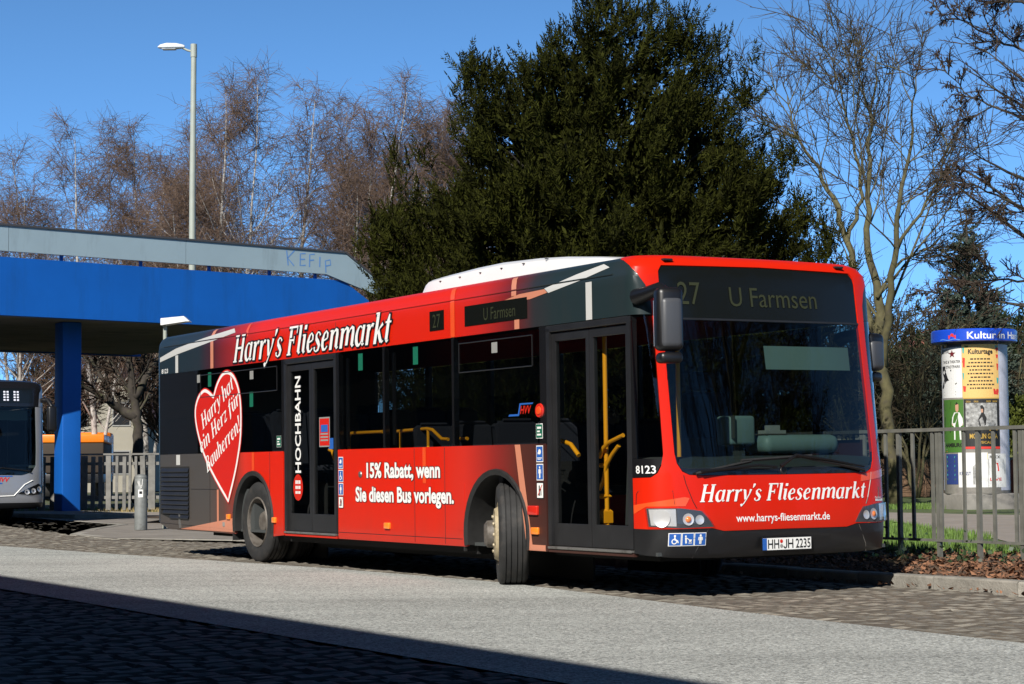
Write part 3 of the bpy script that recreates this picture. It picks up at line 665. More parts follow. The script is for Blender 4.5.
    panel('tile_joint_print',[vline(-9.86,2.372,2.86,.10),vline(-2.25,2.372,2.46,.09),vline(-2.3,2.68,2.86,.09),
        vline(-9.68,.40,.86,.06),[(RX(-2.32),1.308),(RX(-2.22),1.308),(RX(-2.02),.40),(RX(-1.79),.40),(RX(-1.79),.348),(RX(-2.12),.348)],
        [(RX(-11.0),.345),(RX(-9.13),.52),(RX(-9.13),.345)],
        band([(-2.75,2.62),(-2.2,2.69),(-1.75,2.70)],[(-2.66,2.615),(-2.0,2.63),(-1.70,2.665)])],[m_peach],root,.0035,0,split=True)
    panel('tile_joint_print',[vline(-8.72,2.70,2.86,.07),vline(-3.5,2.372,2.86,.085),vline(-8.55,1.085,1.308,.07),vline(-4.13,.95,1.308,.07)],[m_orange],root,.0035,0,split=True)
    panel('tile_joint_print',[vline(-1.0,2.372,2.70,.10),vline(-11.1,2.372,2.60,.10),
        [(RX(-11.13),1.17),(RX(-10.99),1.17),(RX(-10.99),1.302),(RX(-11.13),1.302)],
        band([(-1.75,2.705),(-1.2,2.785),(-.75,2.84)],[(-1.68,2.66),(-1.15,2.725),(-.66,2.80)]),
        band([(-11.73,2.60),(-11.13,2.69),(-10.2,2.765),(-9.2,2.83)],[(-11.73,2.54),(-11.05,2.615),(-10.1,2.69),(-9.1,2.775)])],[m_whitej],root,.0038,0,split=True)
    # ---- heart
    def hp(k):
        o=[]
        L=[(-9.32,.70),(-9.75,.98),(-10.13,1.28),(-10.38,1.62),(-10.44,1.86),(-10.33,2.03),(-10.14,2.115),(-9.98,2.10),(-9.80,2.03)]
        Rr=[(-9.80,2.03),(-9.69,2.17),(-9.52,2.285),(-9.33,2.315),(-9.12,2.25),(-8.96,2.08),(-8.89,1.85),(-8.90,1.52),(-8.99,1.25),(-9.12,1.0)]
        pts=L[:-1]+Rr; c=(-9.55,1.6)
        # Catmull-Rom
        n=len(pts); out=[]
        for i in range(n):
            p0,p1,p2,p3=pts[i-1],pts[i],pts[(i+1)%n],pts[(i+2)%n]
            sharp=lambda p:p in (pts[0],L[-1])
            if sharp(p1): p0=p1
            if sharp(p2): p3=p2
            for t in (0,.33,.66):
                out.append(tuple(.5*((2*p1[j])+(-p0[j]+p2[j])*t+(2*p0[j]-5*p1[j]+4*p2[j]-p3[j])*t*t+(-p0[j]+3*p1[j]-3*p2[j]+p3[j])*t**3) for j in (0,1)))
        m=len(out)
        if k:
            o2=[]
            for i in range(m):
                a=Vector(out[i-1]);b=Vector(out[(i+1)%m]); t=(b-a).normalized(); nn=Vector((-t.y,t.x))
                o2.append((out[i][0]+nn.x*k,out[i][1]+nn.y*k))
            out=o2
        return [(RX(x),z) for x,z in out]
    h0=panel('heart_decal',[hp(.018)],[m_heart],root,.008,0)
    panel('heart_outline',[hp(0)],[m_wtext],h0,.0095,0); panel('heart_field',[hp(-.04)],[m_heart],h0,.011,0)
    rt=R(25)
    for body,x,z,L_,cap in (('Harry hat',-10.17,1.60,1.17,.20),('ein Herz für',-10.22,1.30,1.42,.20),('Bauherren!',-10.02,1.06,1.24,.20)):
        l,f=fit_serif(body,RX(x),z,RX(x)+L_,cap,off=.0125,rot=rt,shear=.1); wrap(l,'lettering',[m_wtext],h0,f)
    # ---- lettering on the side
    l,f=fit_serif("Harry's Fliesenmarkt",RX(-9.17),2.405,RX(-4.86),.325,outline=.055,off=.011); wrap(l,'lettering',[m_wtext,m_btext],root,f)
    l,f=fit_text('15% Rabatt, wenn',RX(-5.45),1.01,RX(-3.79),.145,.034,.03); wrap(l,'lettering',[m_wtext,m_btext],root,f)
    l,f=fit_text('Sie diesen Bus vorlegen.',RX(-5.72),.758,RX(-3.51),.145,.034,.03); wrap(l,'lettering',[m_wtext,m_btext],root,f)
    # HOCHBAHN up the door
    v,fc=text2d('HOCHBAHN',.02); xa=min(a for a,b in v); xb=max(a for a,b in v)
    mb=MB(); mb.add([surf(RX(-7.22)-b/CAPH*.145,1.06+(a-xa)/(xb-xa)*1.10,-.026) for a,b in v],fc); mb.build('lettering',[m_wtext],root)
    mb=MB()
    ell=lambda r,n=24:[(r*.135*math.cos(2*math.pi*k/n),r*.15*math.sin(2*math.pi*k/n)) for k in range(n)]
    mb.add([surf(RX(-7.30)+a,.895+b,-.026) for a,b in ell(1)],[tuple(range(24))],0)
    for zc,hh in ((.955,.04),(.895,.035),(.838,.03)):
        for wc in (-.05,0.0,.05): mb.add([surf(RX(-7.30)+wc+a,zc+b,-.0245) for a,b in rect(-.018,.018,-hh/2,hh/2)],[(0,1,2,3)],1)
    mb.build('operator_roundel',[m_redlamp,m_wtext],root)
    # red notice on the rear door leaf
    lay=[(rect(-.14,.14,-.165,.165),r4,-.026,1),(rect(-.125,.125,-.15,.15),r4,-.0245,0),(rect(-.09,.09,.0,.08),r4,-.023,2)]+[(rect(-.1,.1,-.03-.035*i,-.012-.035*i),r4,-.023,1) for i in range(3)]
    wrap(lay,'notice_sticker',[m_heart,m_greys,m_blue],root,lambda a,b:(RX(-6.57)+a,1.51+b))
    wrap([(rect(-.06,.06,-.06,.06),r4,-.026,0)],'notice_sticker',[m_blue],root,lambda a,b:(RX(-6.40)+a,1.38+b))
    # pictograms by the doors
    for i,k in enumerate(('hand','wheelchair','person','forbidden')): picto(k,RX(-6.09),1.165-i*.142,.12,.13,root,bg=m_plate if k=='forbidden' else m_blue,fg=m_btext if k=='forbidden' else m_wtext)
    for i,k in enumerate(('hand','person','forbidden')): picto(k,RX(-1.87),1.22-i*.165,.12,.15,root,bg=m_plate if k=='forbidden' else m_blue,fg=m_btext if k=='forbidden' else m_wtext)
    picto('exit',RX(-1.87),1.425,.12,.135,root,bg=m_green); picto('exit',RX(-7.77),1.425,.14,.135,root,bg=m_green)
    # request button
    b=MB(); c=surf(RX(-1.86),1.61,.01); b.lathe([(0,-.014),(.035,-.012),(.04,0)],18,'y',c,1); b.lathe([(.04,-.004),(.06,-.006),(.066,.01)],18,'y',c,0); b.build('door_button',[m_redlamp,m_orange],root,40)
    b=MB(); c=surf(RX(-5.60),1.04,.004); b.lathe([(0,-.012),(.03,-.012),(.036,0)],16,'y',c); b.build('ramp_button',[m_steel],root,40)
    # HVV sticker on window
    v,fc=text2d('HVV',.02,.25); xa=min(a for a,b in v); xb=max(a for a,b in v)
    lay=[([(RX(-2.20)+(a-xa)/(xb-xa)*.20,1.59+b/CAPH*.07) for a,b in v],fc,.010,0)]
    for i,(x0,x1,z0,z1) in enumerate(((-2.42,-2.23,1.57,1.588),(-2.20,-1.98,1.672,1.686))): lay.append(([(RX(x0),z0),(RX(x1),z0),(RX(x1)+.02,z1),(RX(x0)+.02,z1)],r4,.009+.0006*i,1))
    lay.append(([(RX(-2.25),1.57),(RX(-2.225),1.57),(RX(-2.185),1.686),(RX(-2.21),1.686)],r4,.0085,1))
    wrap(lay,'network_logo',[m_redlamp,m_blue],root,lambda a,b:(a,b))
    for x,z,m in ((-10.31,2.26,m_greys),(-9.93,2.235,m_green),(-8.58,1.94,m_green),(-8.57,2.23,m_greys),(-5.57,2.235,m_green),(-4.29,2.235,m_green),(-2.67,2.225,m_greys)):
        g_=m is m_green
        wrap([(rect(-.055,.055,-.09 if g_ else -.05,.09 if g_ else .05),r4,.007,0)],'window_sticker',[m],root,lambda a,b,x=x,z=z:(RX(x)+a,z+b))
    # marker lights along the side
    for x,z,m,w_ in ((-4.96,.51,m_amber,.12),(-7.91,.515,m_amber,.10),(-9.32,.53,m_amber,.10),(-1.96,.525,m_amber,.12),(-1.99,.71,m_redlamp,.17)):
        rbox('marker_lamp',tuple(surf(RX(x),z,.01)),(w_,.03,.065 if m is m_amber else .085),.008,[m],root)
    # ---- engine grille
    gr=MB()
    gr.add([surf(RX(a),b,.003) for a,b in ((-11.72,.53),(-11.35,.475),(-10.68,.475),(-10.66,.50),(-10.66,1.15),(-11.72,1.15))],[tuple(range(6))],0)
    gri=gr.build('engine_grille',[m_under],root)
    sl2=MB()
    for i in range(11):
        z=1.13-i*.06; x0=-11.68 if i<9 else (-11.6 if i==9 else -11.35)
        p=[surf(RX(x0),z-.03,.004),surf(RX(-10.67),z-.03,.004),surf(RX(-10.67),z,.004),surf(RX(x0),z,.004)]
        p2=[surf(RX(x0),z-.045,.022),surf(RX(-10.67),z-.045,.022)]
        sl2.add([p[3],p[2],p2[1],p2[0]],[(0,1,2,3)]); sl2.add([p2[0],p2[1],surf(RX(-10.67),z-.055,.02),surf(RX(x0),z-.055,.02)],[(0,1,2,3)])
    sl2.build('grille_slat',[m_trim],gri)
    b=MB(); b.box(tuple(surf(RX(-11.0),.47,.006)),(.035,.02,.14)); b.box(tuple(surf(RX(-10.98),.39,.006)),(.03,.02,.06)); b.build('flap_hinge',[m_steel],root)
    b=MB(); b.box(tuple(surf(RX(-9.48),.435,.006)),(.06,.01,.05)); b.build('socket_cover',[m_greys],root)
    # ---- interior
    i_=MB(); i_.box((-5.4,0,.37),(10.6,2.42,.03)); i_.box((-10.2,0,.62),(3.0,2.40,.5)); i_.box((-11.3,0,1.6),(1.0,2.36,2.0)); i_.box((-5.9,0,2.68),(10.8,2.3,.04)); i_.build('cabin_floor',[m_int],root)
    st=MB(); st.box((0,0,0),(.42,.42,.09),bev=.03); st.box((-.22,0,.36),(.08,.42,.66),bev=.03,ry=R(-8)); st.tube([(-.24,-.15,.70),(-.24,.15,.70)],.016,6)
    s0=None
    for k,x in enumerate((-10.1,-9.3,-8.0,-7.2,-5.2,-4.3,-3.5,-2.6)):
        for y in (-.95,-.5,.5,.95):
            if y<0 and -7.5<x<-5.9 : continue
            if y<0 and x==-5.2: continue
            if s0 is None: s0=st.build('seat',[m_seat],root); o=s0
            else: o=s0.copy(); COL.objects.link(o); o.parent=root
            o.location=(x,y,.85 if x>-7 else 1.1)
    def hr(pts,r=.018,name='handrail'):
        t=MB(); t.tube(pts,r,8); t.build(name,[m_yellow],root,50)
    hr([(-1.07,-1.08,.4),(-1.07,-1.08,2.6)],.021); hr([(-.62,-.62,.4),(-.62,-.62,2.6)],.02)
    hr([(-1.17,-1.09,.90),(-1.11,-1.09,.97),(-1.05,-1.09,1.12),(-.95,-1.09,1.21),(-.85,-1.09,1.28)],.019); hr([(-1.10,-1.13,1.18),(-1.04,-1.13,1.26),(-.94,-1.13,1.31),(-.72,-1.13,1.365)],.019)
    hr([(-1.78,-1.10,1.335),(-1.62,-1.10,1.30),(-1.49,-1.10,1.20)],.021)
    t=MB(); t.box((-1.09,-1.08,.66),(.09,.09,.14),bev=.02); t.box((-1.11,-1.08,.84),(.13,.07,.045),bev=.02); t.box((-1.11,-1.08,1.11),(.10,.06,.04),bev=.015); t.build('handrail_clamp',[m_yellow],root)
    hr([(-6.25,-1.10,1.28),(-6.25,-1.10,1.45),(-6.19,-1.10,1.49),(-5.42,-1.10,1.49)]); hr([(-5.14,-1.10,1.485),(-4.40,-1.10,1.50),(-4.28,-1.10,1.485),(-4.08,-1.10,1.39),(-3.95,-1.10,1.385)])
    hr([(-5.0,-1.10,1.2),(-5.0,-1.10,1.48)],.016); hr([(-4.38,-1.10,1.2),(-4.38,-1.10,1.49)],.016); hr([(-3.80,-1.10,1.385),(-3.55,-1.10,1.385)])
    hr([(-6.62,-.98,.6),(-6.5,-.98,.85),(-6.45,-1.0,1.2)],.02); hr([(-7.05,-.98,1.32),(-6.95,-.98,1.3),(-6.88,-.98,1.2)],.02)
    # driver's place
    d=MB()
    for k in range(2): pass
    dk=[(-1.16+2.32*i/16) for i in range(17)]
    vs=[]
    for y in dk:
        xf=surf0(y*.95,1.1).x-.05
        vs+= [(xf,y,1.06),(xf-.12,y,1.155),(xf-.5,y,1.175),(xf-.55,y,.6)]
    d.add(vs,[(i*4+k,(i+1)*4+k,(i+1)*4+k+1,i*4+k+1) for i in range(16) for k in range(3)])
    da=d.build('dashboard',[m_int],root,40)
    rbox('instrument_pod',(-.72,.68,1.275),(.36,.84,.17),.07,[m_dash],da)
    sw_=MB(); tmp=MB()
    n=28; ring=[(.23*math.cos(2*math.pi*k/n),.23*math.sin(2*math.pi*k/n),0) for k in range(n+1)]; rot=Matrix.Translation((-1.05,.66,1.24))@Matrix.Rotation(R(-22),4,'Y')
    sw_.tube([rot@Vector(p) for p in ring],.016,8)
    for a in (0,120,240): sw_.tube([rot@Vector((0,0,-.02)),rot@Vector((.22*math.cos(R(a)),.22*math.sin(R(a)),0))],.012,6)
    sw_.build('steering_wheel',[m_btext],root,50)
    ds=rbox('driver_seat',(-1.75,.66,1.0),(.5,.5,.14),.05,[m_seat],root); rbox('seat_back',(-2.0,.66,1.42),(.12,.48,.75),.05,[m_seat],ds,ry=R(-8)); rbox('headrest',(-2.06,.66,1.9),(.1,.28,.18),.04,[m_seat],ds)
    tp=rbox('ticket_printer',(-.72,.06,1.40),(.22,.28,.26),.03,[m_dash],root); 
    b=MB(); b.box((-.72,.06,1.2),(.1,.12,.3)); b.box((-.62,-.06,1.43),(.1,.012,.2)); b.build('printer_bracket',[m_int],tp)
    bl=panel('sunblind',[rect(.02,1.0,1.935,2.14)],[m_blind],root,-.10,0,.1)
    b=MB(); b.box((-1.4,.2,1.2),(.04,.9,1.7)); 
    b=MB(); b.box((-.66,.40,1.385),(.16,.22,.03)); b.box((-.66,.42,1.42),(.08,.11,.05)); b.build('dashboard_tray',[m_greys],root)
    b=MB(); b.tube([(-2.2,1.15,1.3),(-1.1,1.0,1.3),(-1.05,.25,1.3)],.02,6); b.box((-1.5,.22,.9),(.9,.03,.9)); b.build('cab_partition',[m_int],root)
    return root
bus=build_red_bus()
# ================================================================== ground
def struct(o): o['kind']='structure'; return o
def sheet(name,pts,m,z=0,bus=True,kind='structure',zs=None):
    P=[B2W(x,y) if bus else (x,y,0) for x,y in pts]
    bm=bmesh.new(); f=bm.faces.new([bm.verts.new((p[0],p[1],z)) for p in P]); f.normal_update()
    if f.normal.z<0: bmesh.ops.reverse_faces(bm,faces=[f])
    bmesh.ops.triangulate(bm,faces=bm.faces[:],ngon_method='EAR_CLIP')
    me=bpy.data.meshes.new(name); bm.to_mesh(me); bm.free(); o=link_mesh(name,me,m); o['kind']=kind; return o
def asphalt_mat():
    m=bpy.data.materials.new('worn_asphalt'); m.use_nodes=True; n=m.node_tree.nodes; L=m.node_tree.links; b=n['Principled BSDF']; b.inputs['Roughness'].default_value=.88; b.inputs['Specular IOR Level'].default_value=.3
    tc=n.new('ShaderNodeTexCoord')
    def noise(s,d=2,r=.5):
        z=n.new('ShaderNodeTexNoise'); z.inputs['Scale'].default_value=s; z.inputs['Detail'].default_value=d; z.inputs['Roughness'].default_value=r; L.new(tc.outputs['Object'],z.inputs['Vector']); return z
    vo=n.new('ShaderNodeTexVoronoi'); vo.inputs['Scale'].default_value=70; L.new(tc.outputs['Object'],vo.inputs['Vector'])
    sep=n.new('ShaderNodeSeparateColor'); L.new(vo.outputs['Color'],sep.inputs[0])
    cr=n.new('ShaderNodeValToRGB'); e=cr.color_ramp.elements; e[0].color=(.155,.16,.152,1); e[1].color=(.56,.575,.54,1); e[0].position=0; e[1].position=1
    k=e.new(.35); k.color=(.29,.298,.28,1); k=e.new(.7); k.color=(.39,.40,.375,1); L.new(sep.outputs[0],cr.inputs[0])
    big=noise(.35,5,.6); mr=n.new('ShaderNodeMapRange'); mr.inputs[1].default_value=.3; mr.inputs[2].default_value=.7; mr.inputs[3].default_value=.84; mr.inputs[4].default_value=1.1; L.new(big.outputs[0],mr.inputs[0])
    fin=noise(160,2); m2=n.new('ShaderNodeMapRange'); m2.inputs[1].default_value=.3; m2.inputs[2].default_value=.7; m2.inputs[3].default_value=.75; m2.inputs[4].default_value=1.25; L.new(fin.outputs[0],m2.inputs[0])
    mu=n.new('ShaderNodeMath'); mu.operation='MULTIPLY'; L.new(mr.outputs[0],mu.inputs[0]); L.new(m2.outputs[0],mu.inputs[1])
    sc=n.new('ShaderNodeVectorMath'); sc.operation='SCALE'; L.new(cr.outputs[0],sc.inputs[0]); L.new(mu.outputs[0],sc.inputs['Scale'])
    st=noise(.9,8,.75); m3=n.new('ShaderNodeMapRange'); m3.inputs[1].default_value=.62; m3.inputs[2].default_value=.72; m3.inputs[4].default_value=.35; L.new(st.outputs[0],m3.inputs[0])
    mx=n.new('ShaderNodeMix'); mx.data_type='RGBA'; L.new(m3.outputs[0],mx.inputs[0]); L.new(sc.outputs[0],mx.inputs[6]); mx.inputs[7].default_value=(.16,.155,.145,1)
    mp=n.new('ShaderNodeMapping'); mp.inputs['Rotation'].default_value=(0,0,-TH); mp.inputs['Scale'].default_value=(.05,1.3,1); L.new(tc.outputs['Object'],mp.inputs[0])
    tr=n.new('ShaderNodeTexNoise'); tr.inputs['Scale'].default_value=1.0; tr.inputs['Detail'].default_value=3; L.new(mp.outputs[0],tr.inputs['Vector'])
    m4=n.new('ShaderNodeMapRange'); m4.inputs[1].default_value=.35; m4.inputs[2].default_value=.65; m4.inputs[3].default_value=.86; m4.inputs[4].default_value=1.08; L.new(tr.outputs[0],m4.inputs[0])
    oi=noise(2.3,3,.5); m5=n.new('ShaderNodeMapRange'); m5.inputs[1].default_value=.70; m5.inputs[2].default_value=.76; m5.inputs[3].default_value=1; m5.inputs[4].default_value=.62; L.new(oi.outputs[0],m5.inputs[0])
    m6=n.new('ShaderNodeMath'); m6.operation='MULTIPLY'; L.new(m4.outputs[0],m6.inputs[0]); L.new(m5.outputs[0],m6.inputs[1])
    s3=n.new('ShaderNodeVectorMath'); s3.operation='SCALE'; L.new(mx.outputs[2],s3.inputs[0]); L.new(m6.outputs[0],s3.inputs['Scale'])
    L.new(s3.outputs[0],b.inputs['Base Color'])
    bp=n.new('ShaderNodeBump'); bp.inputs['Strength'].default_value=.5; bp.inputs['Distance'].default_value=.006; L.new(vo.outputs['Distance'],bp.inputs['Height']); L.new(bp.outputs[0],b.inputs['Normal'])
    return m
m_asph=asphalt_mat()
m_joint=mat('sandy_joint',(.045,.04,.034),.95,var=.3,vscale=8)
m_cob=mat('granite_setts',(.195,.178,.145),.7,var=.28,vscale=5,island=.42,bump=.5,bscale=40,dirt=((.11,.095,.08),1.2,.5,.7))
m_kerb=mat('granite_kerb',(.27,.255,.22),.75,var=.2,vscale=7,island=.2,bump=.4,bscale=60,dirt=((.12,.11,.09),3,.55,.75))
m_pave=mat('worn_pavement',(.21,.19,.165),.9,var=.18,vscale=1.5,bump=.4,bscale=50,dirt=((.13,.115,.10),.9,.48,.7))
m_soil=mat('leafy_soil',(.075,.048,.03),.95,var=.4,vscale=14,bump=.8,bscale=30)
m_lawn=mat('lawn_ground',(.055,.085,.018),.95,var=.4,vscale=2.5,dirt=((.10,.085,.04),.8,.5,.75))
m_path=mat('concrete_path',(.235,.205,.175),.9,var=.15,vscale=3,dirt=((.2,.17,.14),1.1,.5,.75))
m_earth=mat('grass_and_earth',(.06,.075,.025),.95,var=.4,vscale=.6,dirt=((.10,.085,.05),.25,.45,.7))
mb=MB(); mb.add([(-900,-300,-.03),(900,-300,-.03),(900,1500,-.03),(-900,1500,-.03)],[(0,1,2,3)]); struct(mb.build('ground',[m_earth]))
EDGE=[(40,-4.6),(20,-3.2),(8,-2.15),(4.6,-1.74),(1.23,-1.52),(-2.85,-1.05),(-6.35,-1.18),(-12.36,-1.9),(-15.87,-2.26),(-30,-3.4),(-60,-5.5)]
def edge_y(x):
    for (a,b),(c,d) in zip(EDGE,EDGE[1:]):
        if c<=x<=a: return b+(d-b)*(x-a)/(c-a)
    return -1.5
NEAR=[(60,-5.12),(20,-5.12),(-5,-5.3),(-25,-5.6),(-70,-6.2)]
sheet('joint_bed',[(60,-14),(60,4),(-120,6),(-120,-14)],m_joint,-.022)
sheet('road',EDGE+[(x,y) for x,y in NEAR[::-1]],m_asph,0)
KERB=[(40,2.2),(8,1.62),(1.2,1.52),(-6,1.50),(-12.6,1.50)]
FARK=[(-12.6,1.50),(-15.4,1.22),(-17.6,.12),(-20.5,.25),(-23.5,1.6),(-26,3.0),(-40,3.7),(-60,4.6)]
def kerb_y(x):
    L=KERB+FARK[1:]
    for (a,b),(c,d) in zip(L,L[1:]):
        if c<=x<=a: return b+(d-b)*(x-a)/(c-a)
    return 1.5
# setts: real stones, rows across the lane
rng=random.Random(3)
def sett(mb,x0,x1,y0,y1,h,rng,inset=.025):
    g=.008; x0+=g;x1-=g;y0+=g;y1-=g
    def j(): return rng.uniform(-.006,.006)
    base=[(x0+j(),y0+j()),(x1+j(),y0+j()),(x1+j(),y1+j()),(x0+j(),y1+j())]
    cx=(x0+x1)/2;cy=(y0+y1)/2
    tx=rng.uniform(-.05,.05);ty=rng.uniform(-.05,.05)
    vs=[B2W(a,b,-.03) for a,b in base]+[B2W(a+(cx-a)*.06,b+(cy-b)*.06,h-.016) for a,b in base]
    vs+=[B2W(a+(cx-a)*.26,b+(cy-b)*.26,h+tx*(a-cx)+ty*(b-cy)) for a,b in base]
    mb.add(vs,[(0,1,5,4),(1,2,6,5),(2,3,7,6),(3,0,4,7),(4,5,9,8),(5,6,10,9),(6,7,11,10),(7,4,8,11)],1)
    mb.add([vs[8],vs[9],vs[10],vs[11],tuple((vs[8][i]+vs[9][i]+vs[10][i]+vs[11][i])/4+(.008 if i==2 else 0) for i in range(3))],[(0,1,4),(1,2,4),(2,3,4),(3,0,4)],0)
mb=MB(); x=7.5
while x>-52:
    d=rng.uniform(.12,.16) if x>-16 else rng.uniform(.16,.24); y=edge_y(x)+.03+rng.uniform(0,.06); ye=kerb_y(x)-.04
    while y<ye:
        l=rng.uniform(.14,.24); l=min(l,ye-y+.02)
        if l>.06: sett(mb,x-d,x,y,y+l,-.004+rng.uniform(-.011,.005),rng)
        y+=l
    x-=d
m_dirtshade=mat('joint_dirt_and_shade',(.075,.063,.05),.95,var=.3,vscale=6)  # sett shoulders painted dark: joint dirt plus the shadow between stones
struct(mb.build('sett_paving',[m_cob,m_dirtshade]))
def near_y(x):
    for (a,b),(c,d) in zip(NEAR,NEAR[1:]):
        if c<=x<=a: return b+(d-b)*(x-a)/(c-a)
    return -5.2
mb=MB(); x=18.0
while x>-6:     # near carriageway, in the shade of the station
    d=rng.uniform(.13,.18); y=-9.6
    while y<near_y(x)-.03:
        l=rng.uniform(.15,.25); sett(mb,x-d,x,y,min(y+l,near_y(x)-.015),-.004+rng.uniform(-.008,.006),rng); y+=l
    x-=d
struct(mb.build('near_setts',[mat('shade_darkened_setts',(.075,.074,.072),.75,var=.25,vscale=5,island=.4,bump=.5,bscale=40),mat('shade_darkened_joint_dirt',(.045,.043,.041),.95)]))  # sett and joint colours darkened to deepen the foreground shade
sheet('far_setts',[(-51.9,edge_y(-51)),(-51.9,4),(-70,3),(-70,-6)],m_cob,-.012)
# gutter line of small flat stones beside the asphalt
# kerb stones
def kerb_run(name,L,hgt,wd,sl):
    mb=MB()
    for (a,b),(c,d) in zip(L,L[1:]):
        v=Vector((c-a,d-b)); n=max(1,int(v.length/sl)); t=v.normalized(); nn=Vector((t.y,-t.x))
        if nn.y<0: nn=-nn
        for i in range(n):
            p=Vector((a,b))+v*(i/n)+t*.006; q=Vector((a,b))+v*((i+1)/n)-t*.006
            dz=rng.uniform(-.006,.006); ch=.015
            prof=[(0,-.05),(.0,hgt-ch+dz),(ch,hgt+dz),(wd,hgt+dz),(wd,-.05)]
            vs=[B2W(e.x+nn.x*o,e.y+nn.y*o,z) for e in (p,q) for o,z in prof]; k=len(prof)
            mb.add(vs,[(j,j+1,k+j+1,k+j) for j in range(k-1)]+[tuple(range(k))[::-1],tuple(range(k,2*k))])
    return struct(mb.build(name,[m_kerb]))
kerb_run('kerb',KERB,.105,.16,1.0); kerb_run('flush_kerb',FARK,.008,.20,1.0)
# soil bed, lawn, path, left pavement
def bed_mesh():
    mb=MB(); nx,ny=140,12; X0,X1=9,-13
    for i in range(nx+1):
        x=X0+(X1-X0)*i/nx; y0=kerb_y(max(x,-12.5))+.155
        for j in range(ny+1):
            t=j/ny; y=y0+(3.55-y0)*t
            mb.v.append(B2W(x,y,.085+.10*t+.03*math.sin(x*3.1+j)*math.sin(x*1.7+j*2.3)*(.2 if j==0 else 1)))
    mb.f=[(i*(ny+1)+j,i*(ny+1)+j+1,(i+1)*(ny+1)+j+1,(i+1)*(ny+1)+j) for i in range(nx) for j in range(ny)]; mb.m=[0]*len(mb.f)
    return struct(mb.build('planting_soil',[m_soil]))
bed_mesh()
lo=MB(); pts=[(14,3.3),(-14,3.3),(-16,5),(-24,9),(-60,30),(-60,90),(60,90),(60,3.3)]
mbv=[B2W(x,y,.17) for x,y in pts]; n_=len(pts); bot=[B2W(x,y,-.05) for x,y in pts]
bm=bmesh.new(); f=bm.faces.new([bm.verts.new(v) for v in mbv]); f.normal_update(); bmesh.ops.triangulate(bm,faces=bm.faces[:])
me=bpy.data.meshes.new('lawn'); bm.to_mesh(me); bm.free(); struct(link_mesh('lawn',me,m_lawn))
mb=MB(); mb.add(mbv+bot,[(i,(i+1)%n_,n_+(i+1)%n_,n_+i) for i in range(n_)]); struct(mb.build('lawn_edge',[m_lawn]))
sheet('footpath',[(-8,48),(2,42.2),(7.2,39.5),(9.2,36.3),(14,32),(30,24),(22,12),(6,14),(5.45,20),(5.95,24.75),(6.25,34),(4.5,36.3),(-8,42)],m_path,.176,bus=False)
def bw(P): return [B2W(x,y)[:2] for x,y in P]
sheet('pavement',bw([(-12.6,1.50),(-15.4,1.22),(-17.6,.12),(-20.5,.25),(-23.5,1.6),(-26,3.0),(-40,3.7),(-60,4.6)])+[(-30,60),(-11.6,51.6),(-9.0,50.4),(-5.5,47),(-2.6,30.8)],m_pave,.004,bus=False)
sheet('dirt_verge',[(-13,49.3),(-9.5,47.6),(-6.0,44.0),(-4.6,46),(-8.0,50.2),(-12,52.2)],m_soil,.018,bus=False)
mb=MB(); mb.prism([(-12.6,49.0),(-10.2,46.6),(-8.8,46.9),(-8.3,48.3),(-11.6,51.9),(-13.4,51.2)],-.02,.10); struct(mb.build('traffic_island',[m_kerb]))

# ================================================================== vegetation builders
m_birch=mat('birch_bark',(.34,.32,.29),.8,var=.25,vscale=4,dirt=((.05,.04,.035),2.2,.52,.62))
m_btwig=mat('birch_twigs',(.135,.092,.068),.9,island=.35,spec=.1)
m_bark=mat('mossy_bark',(.078,.070,.030),.9,var=.35,vscale=6,dirt=((.06,.05,.035),4,.5,.7))
m_dbark=mat('dark_bark',(.038,.031,.024),.9,var=.3,vscale=6,dirt=((.05,.052,.02),3,.5,.7))
m_twig=mat('olive_brown_twigs',(.06,.048,.030),.9,island=.35,spec=.1)
m_dtwig=mat('dark_brown_twigs',(.05,.036,.027),.9,island=.4,spec=.1)
m_yew=mat('yew_needles',(.017,.0185,.002),.8,island=.6,var=.35,vscale=1.2,spec=.08)
m_spruce=mat('blue_spruce_needles',(.045,.062,.045),.65,island=.4,spec=.3)
m_hedge=mat('dark_evergreen_leaves',(.018,.027,.009),.6,island=.5,var=.35,vscale=.9,spec=.3)
m_thuja=mat('yellow_green_foliage',(.07,.085,.012),.6,island=.45,var=.3,vscale=1.5,spec=.3)
def rv(rng): 
    while True:
        v=Vector((rng.uniform(-1,1),rng.uniform(-1,1),rng.uniform(-1,1)))
        if .05<v.length<1: return v.normalized()
def limb(mb,p,d,L,r0,r1,ns,wob,trop,rng,n=5,cap=False):
    pts=[p.copy()]; d=d.normalized()
    for i in range(ns):
        d=(d+rv(rng)*wob+Vector((0,0,trop))).normalized(); p=p+d*(L/ns); pts.append(p.copy())
    rad=[r0+(r1-r0)*i/ns for i in range(ns+1)]
    mb.tube(pts,rad,n,0,cap); return pts
def at_t(pts,t):
    k=t*(len(pts)-1); i=min(int(k),len(pts)-2); return pts[i].lerp(pts[i+1],k-i),(pts[i+1]-pts[i]).normalized()
def side_dir(d,ang,rng):
    a=d.orthogonal().normalized(); b=d.cross(a); ph=rng.uniform(0,2*math.pi)
    return (d*math.cos(ang)+(a*math.cos(ph)+b*math.sin(ph))*math.sin(ang)).normalized()
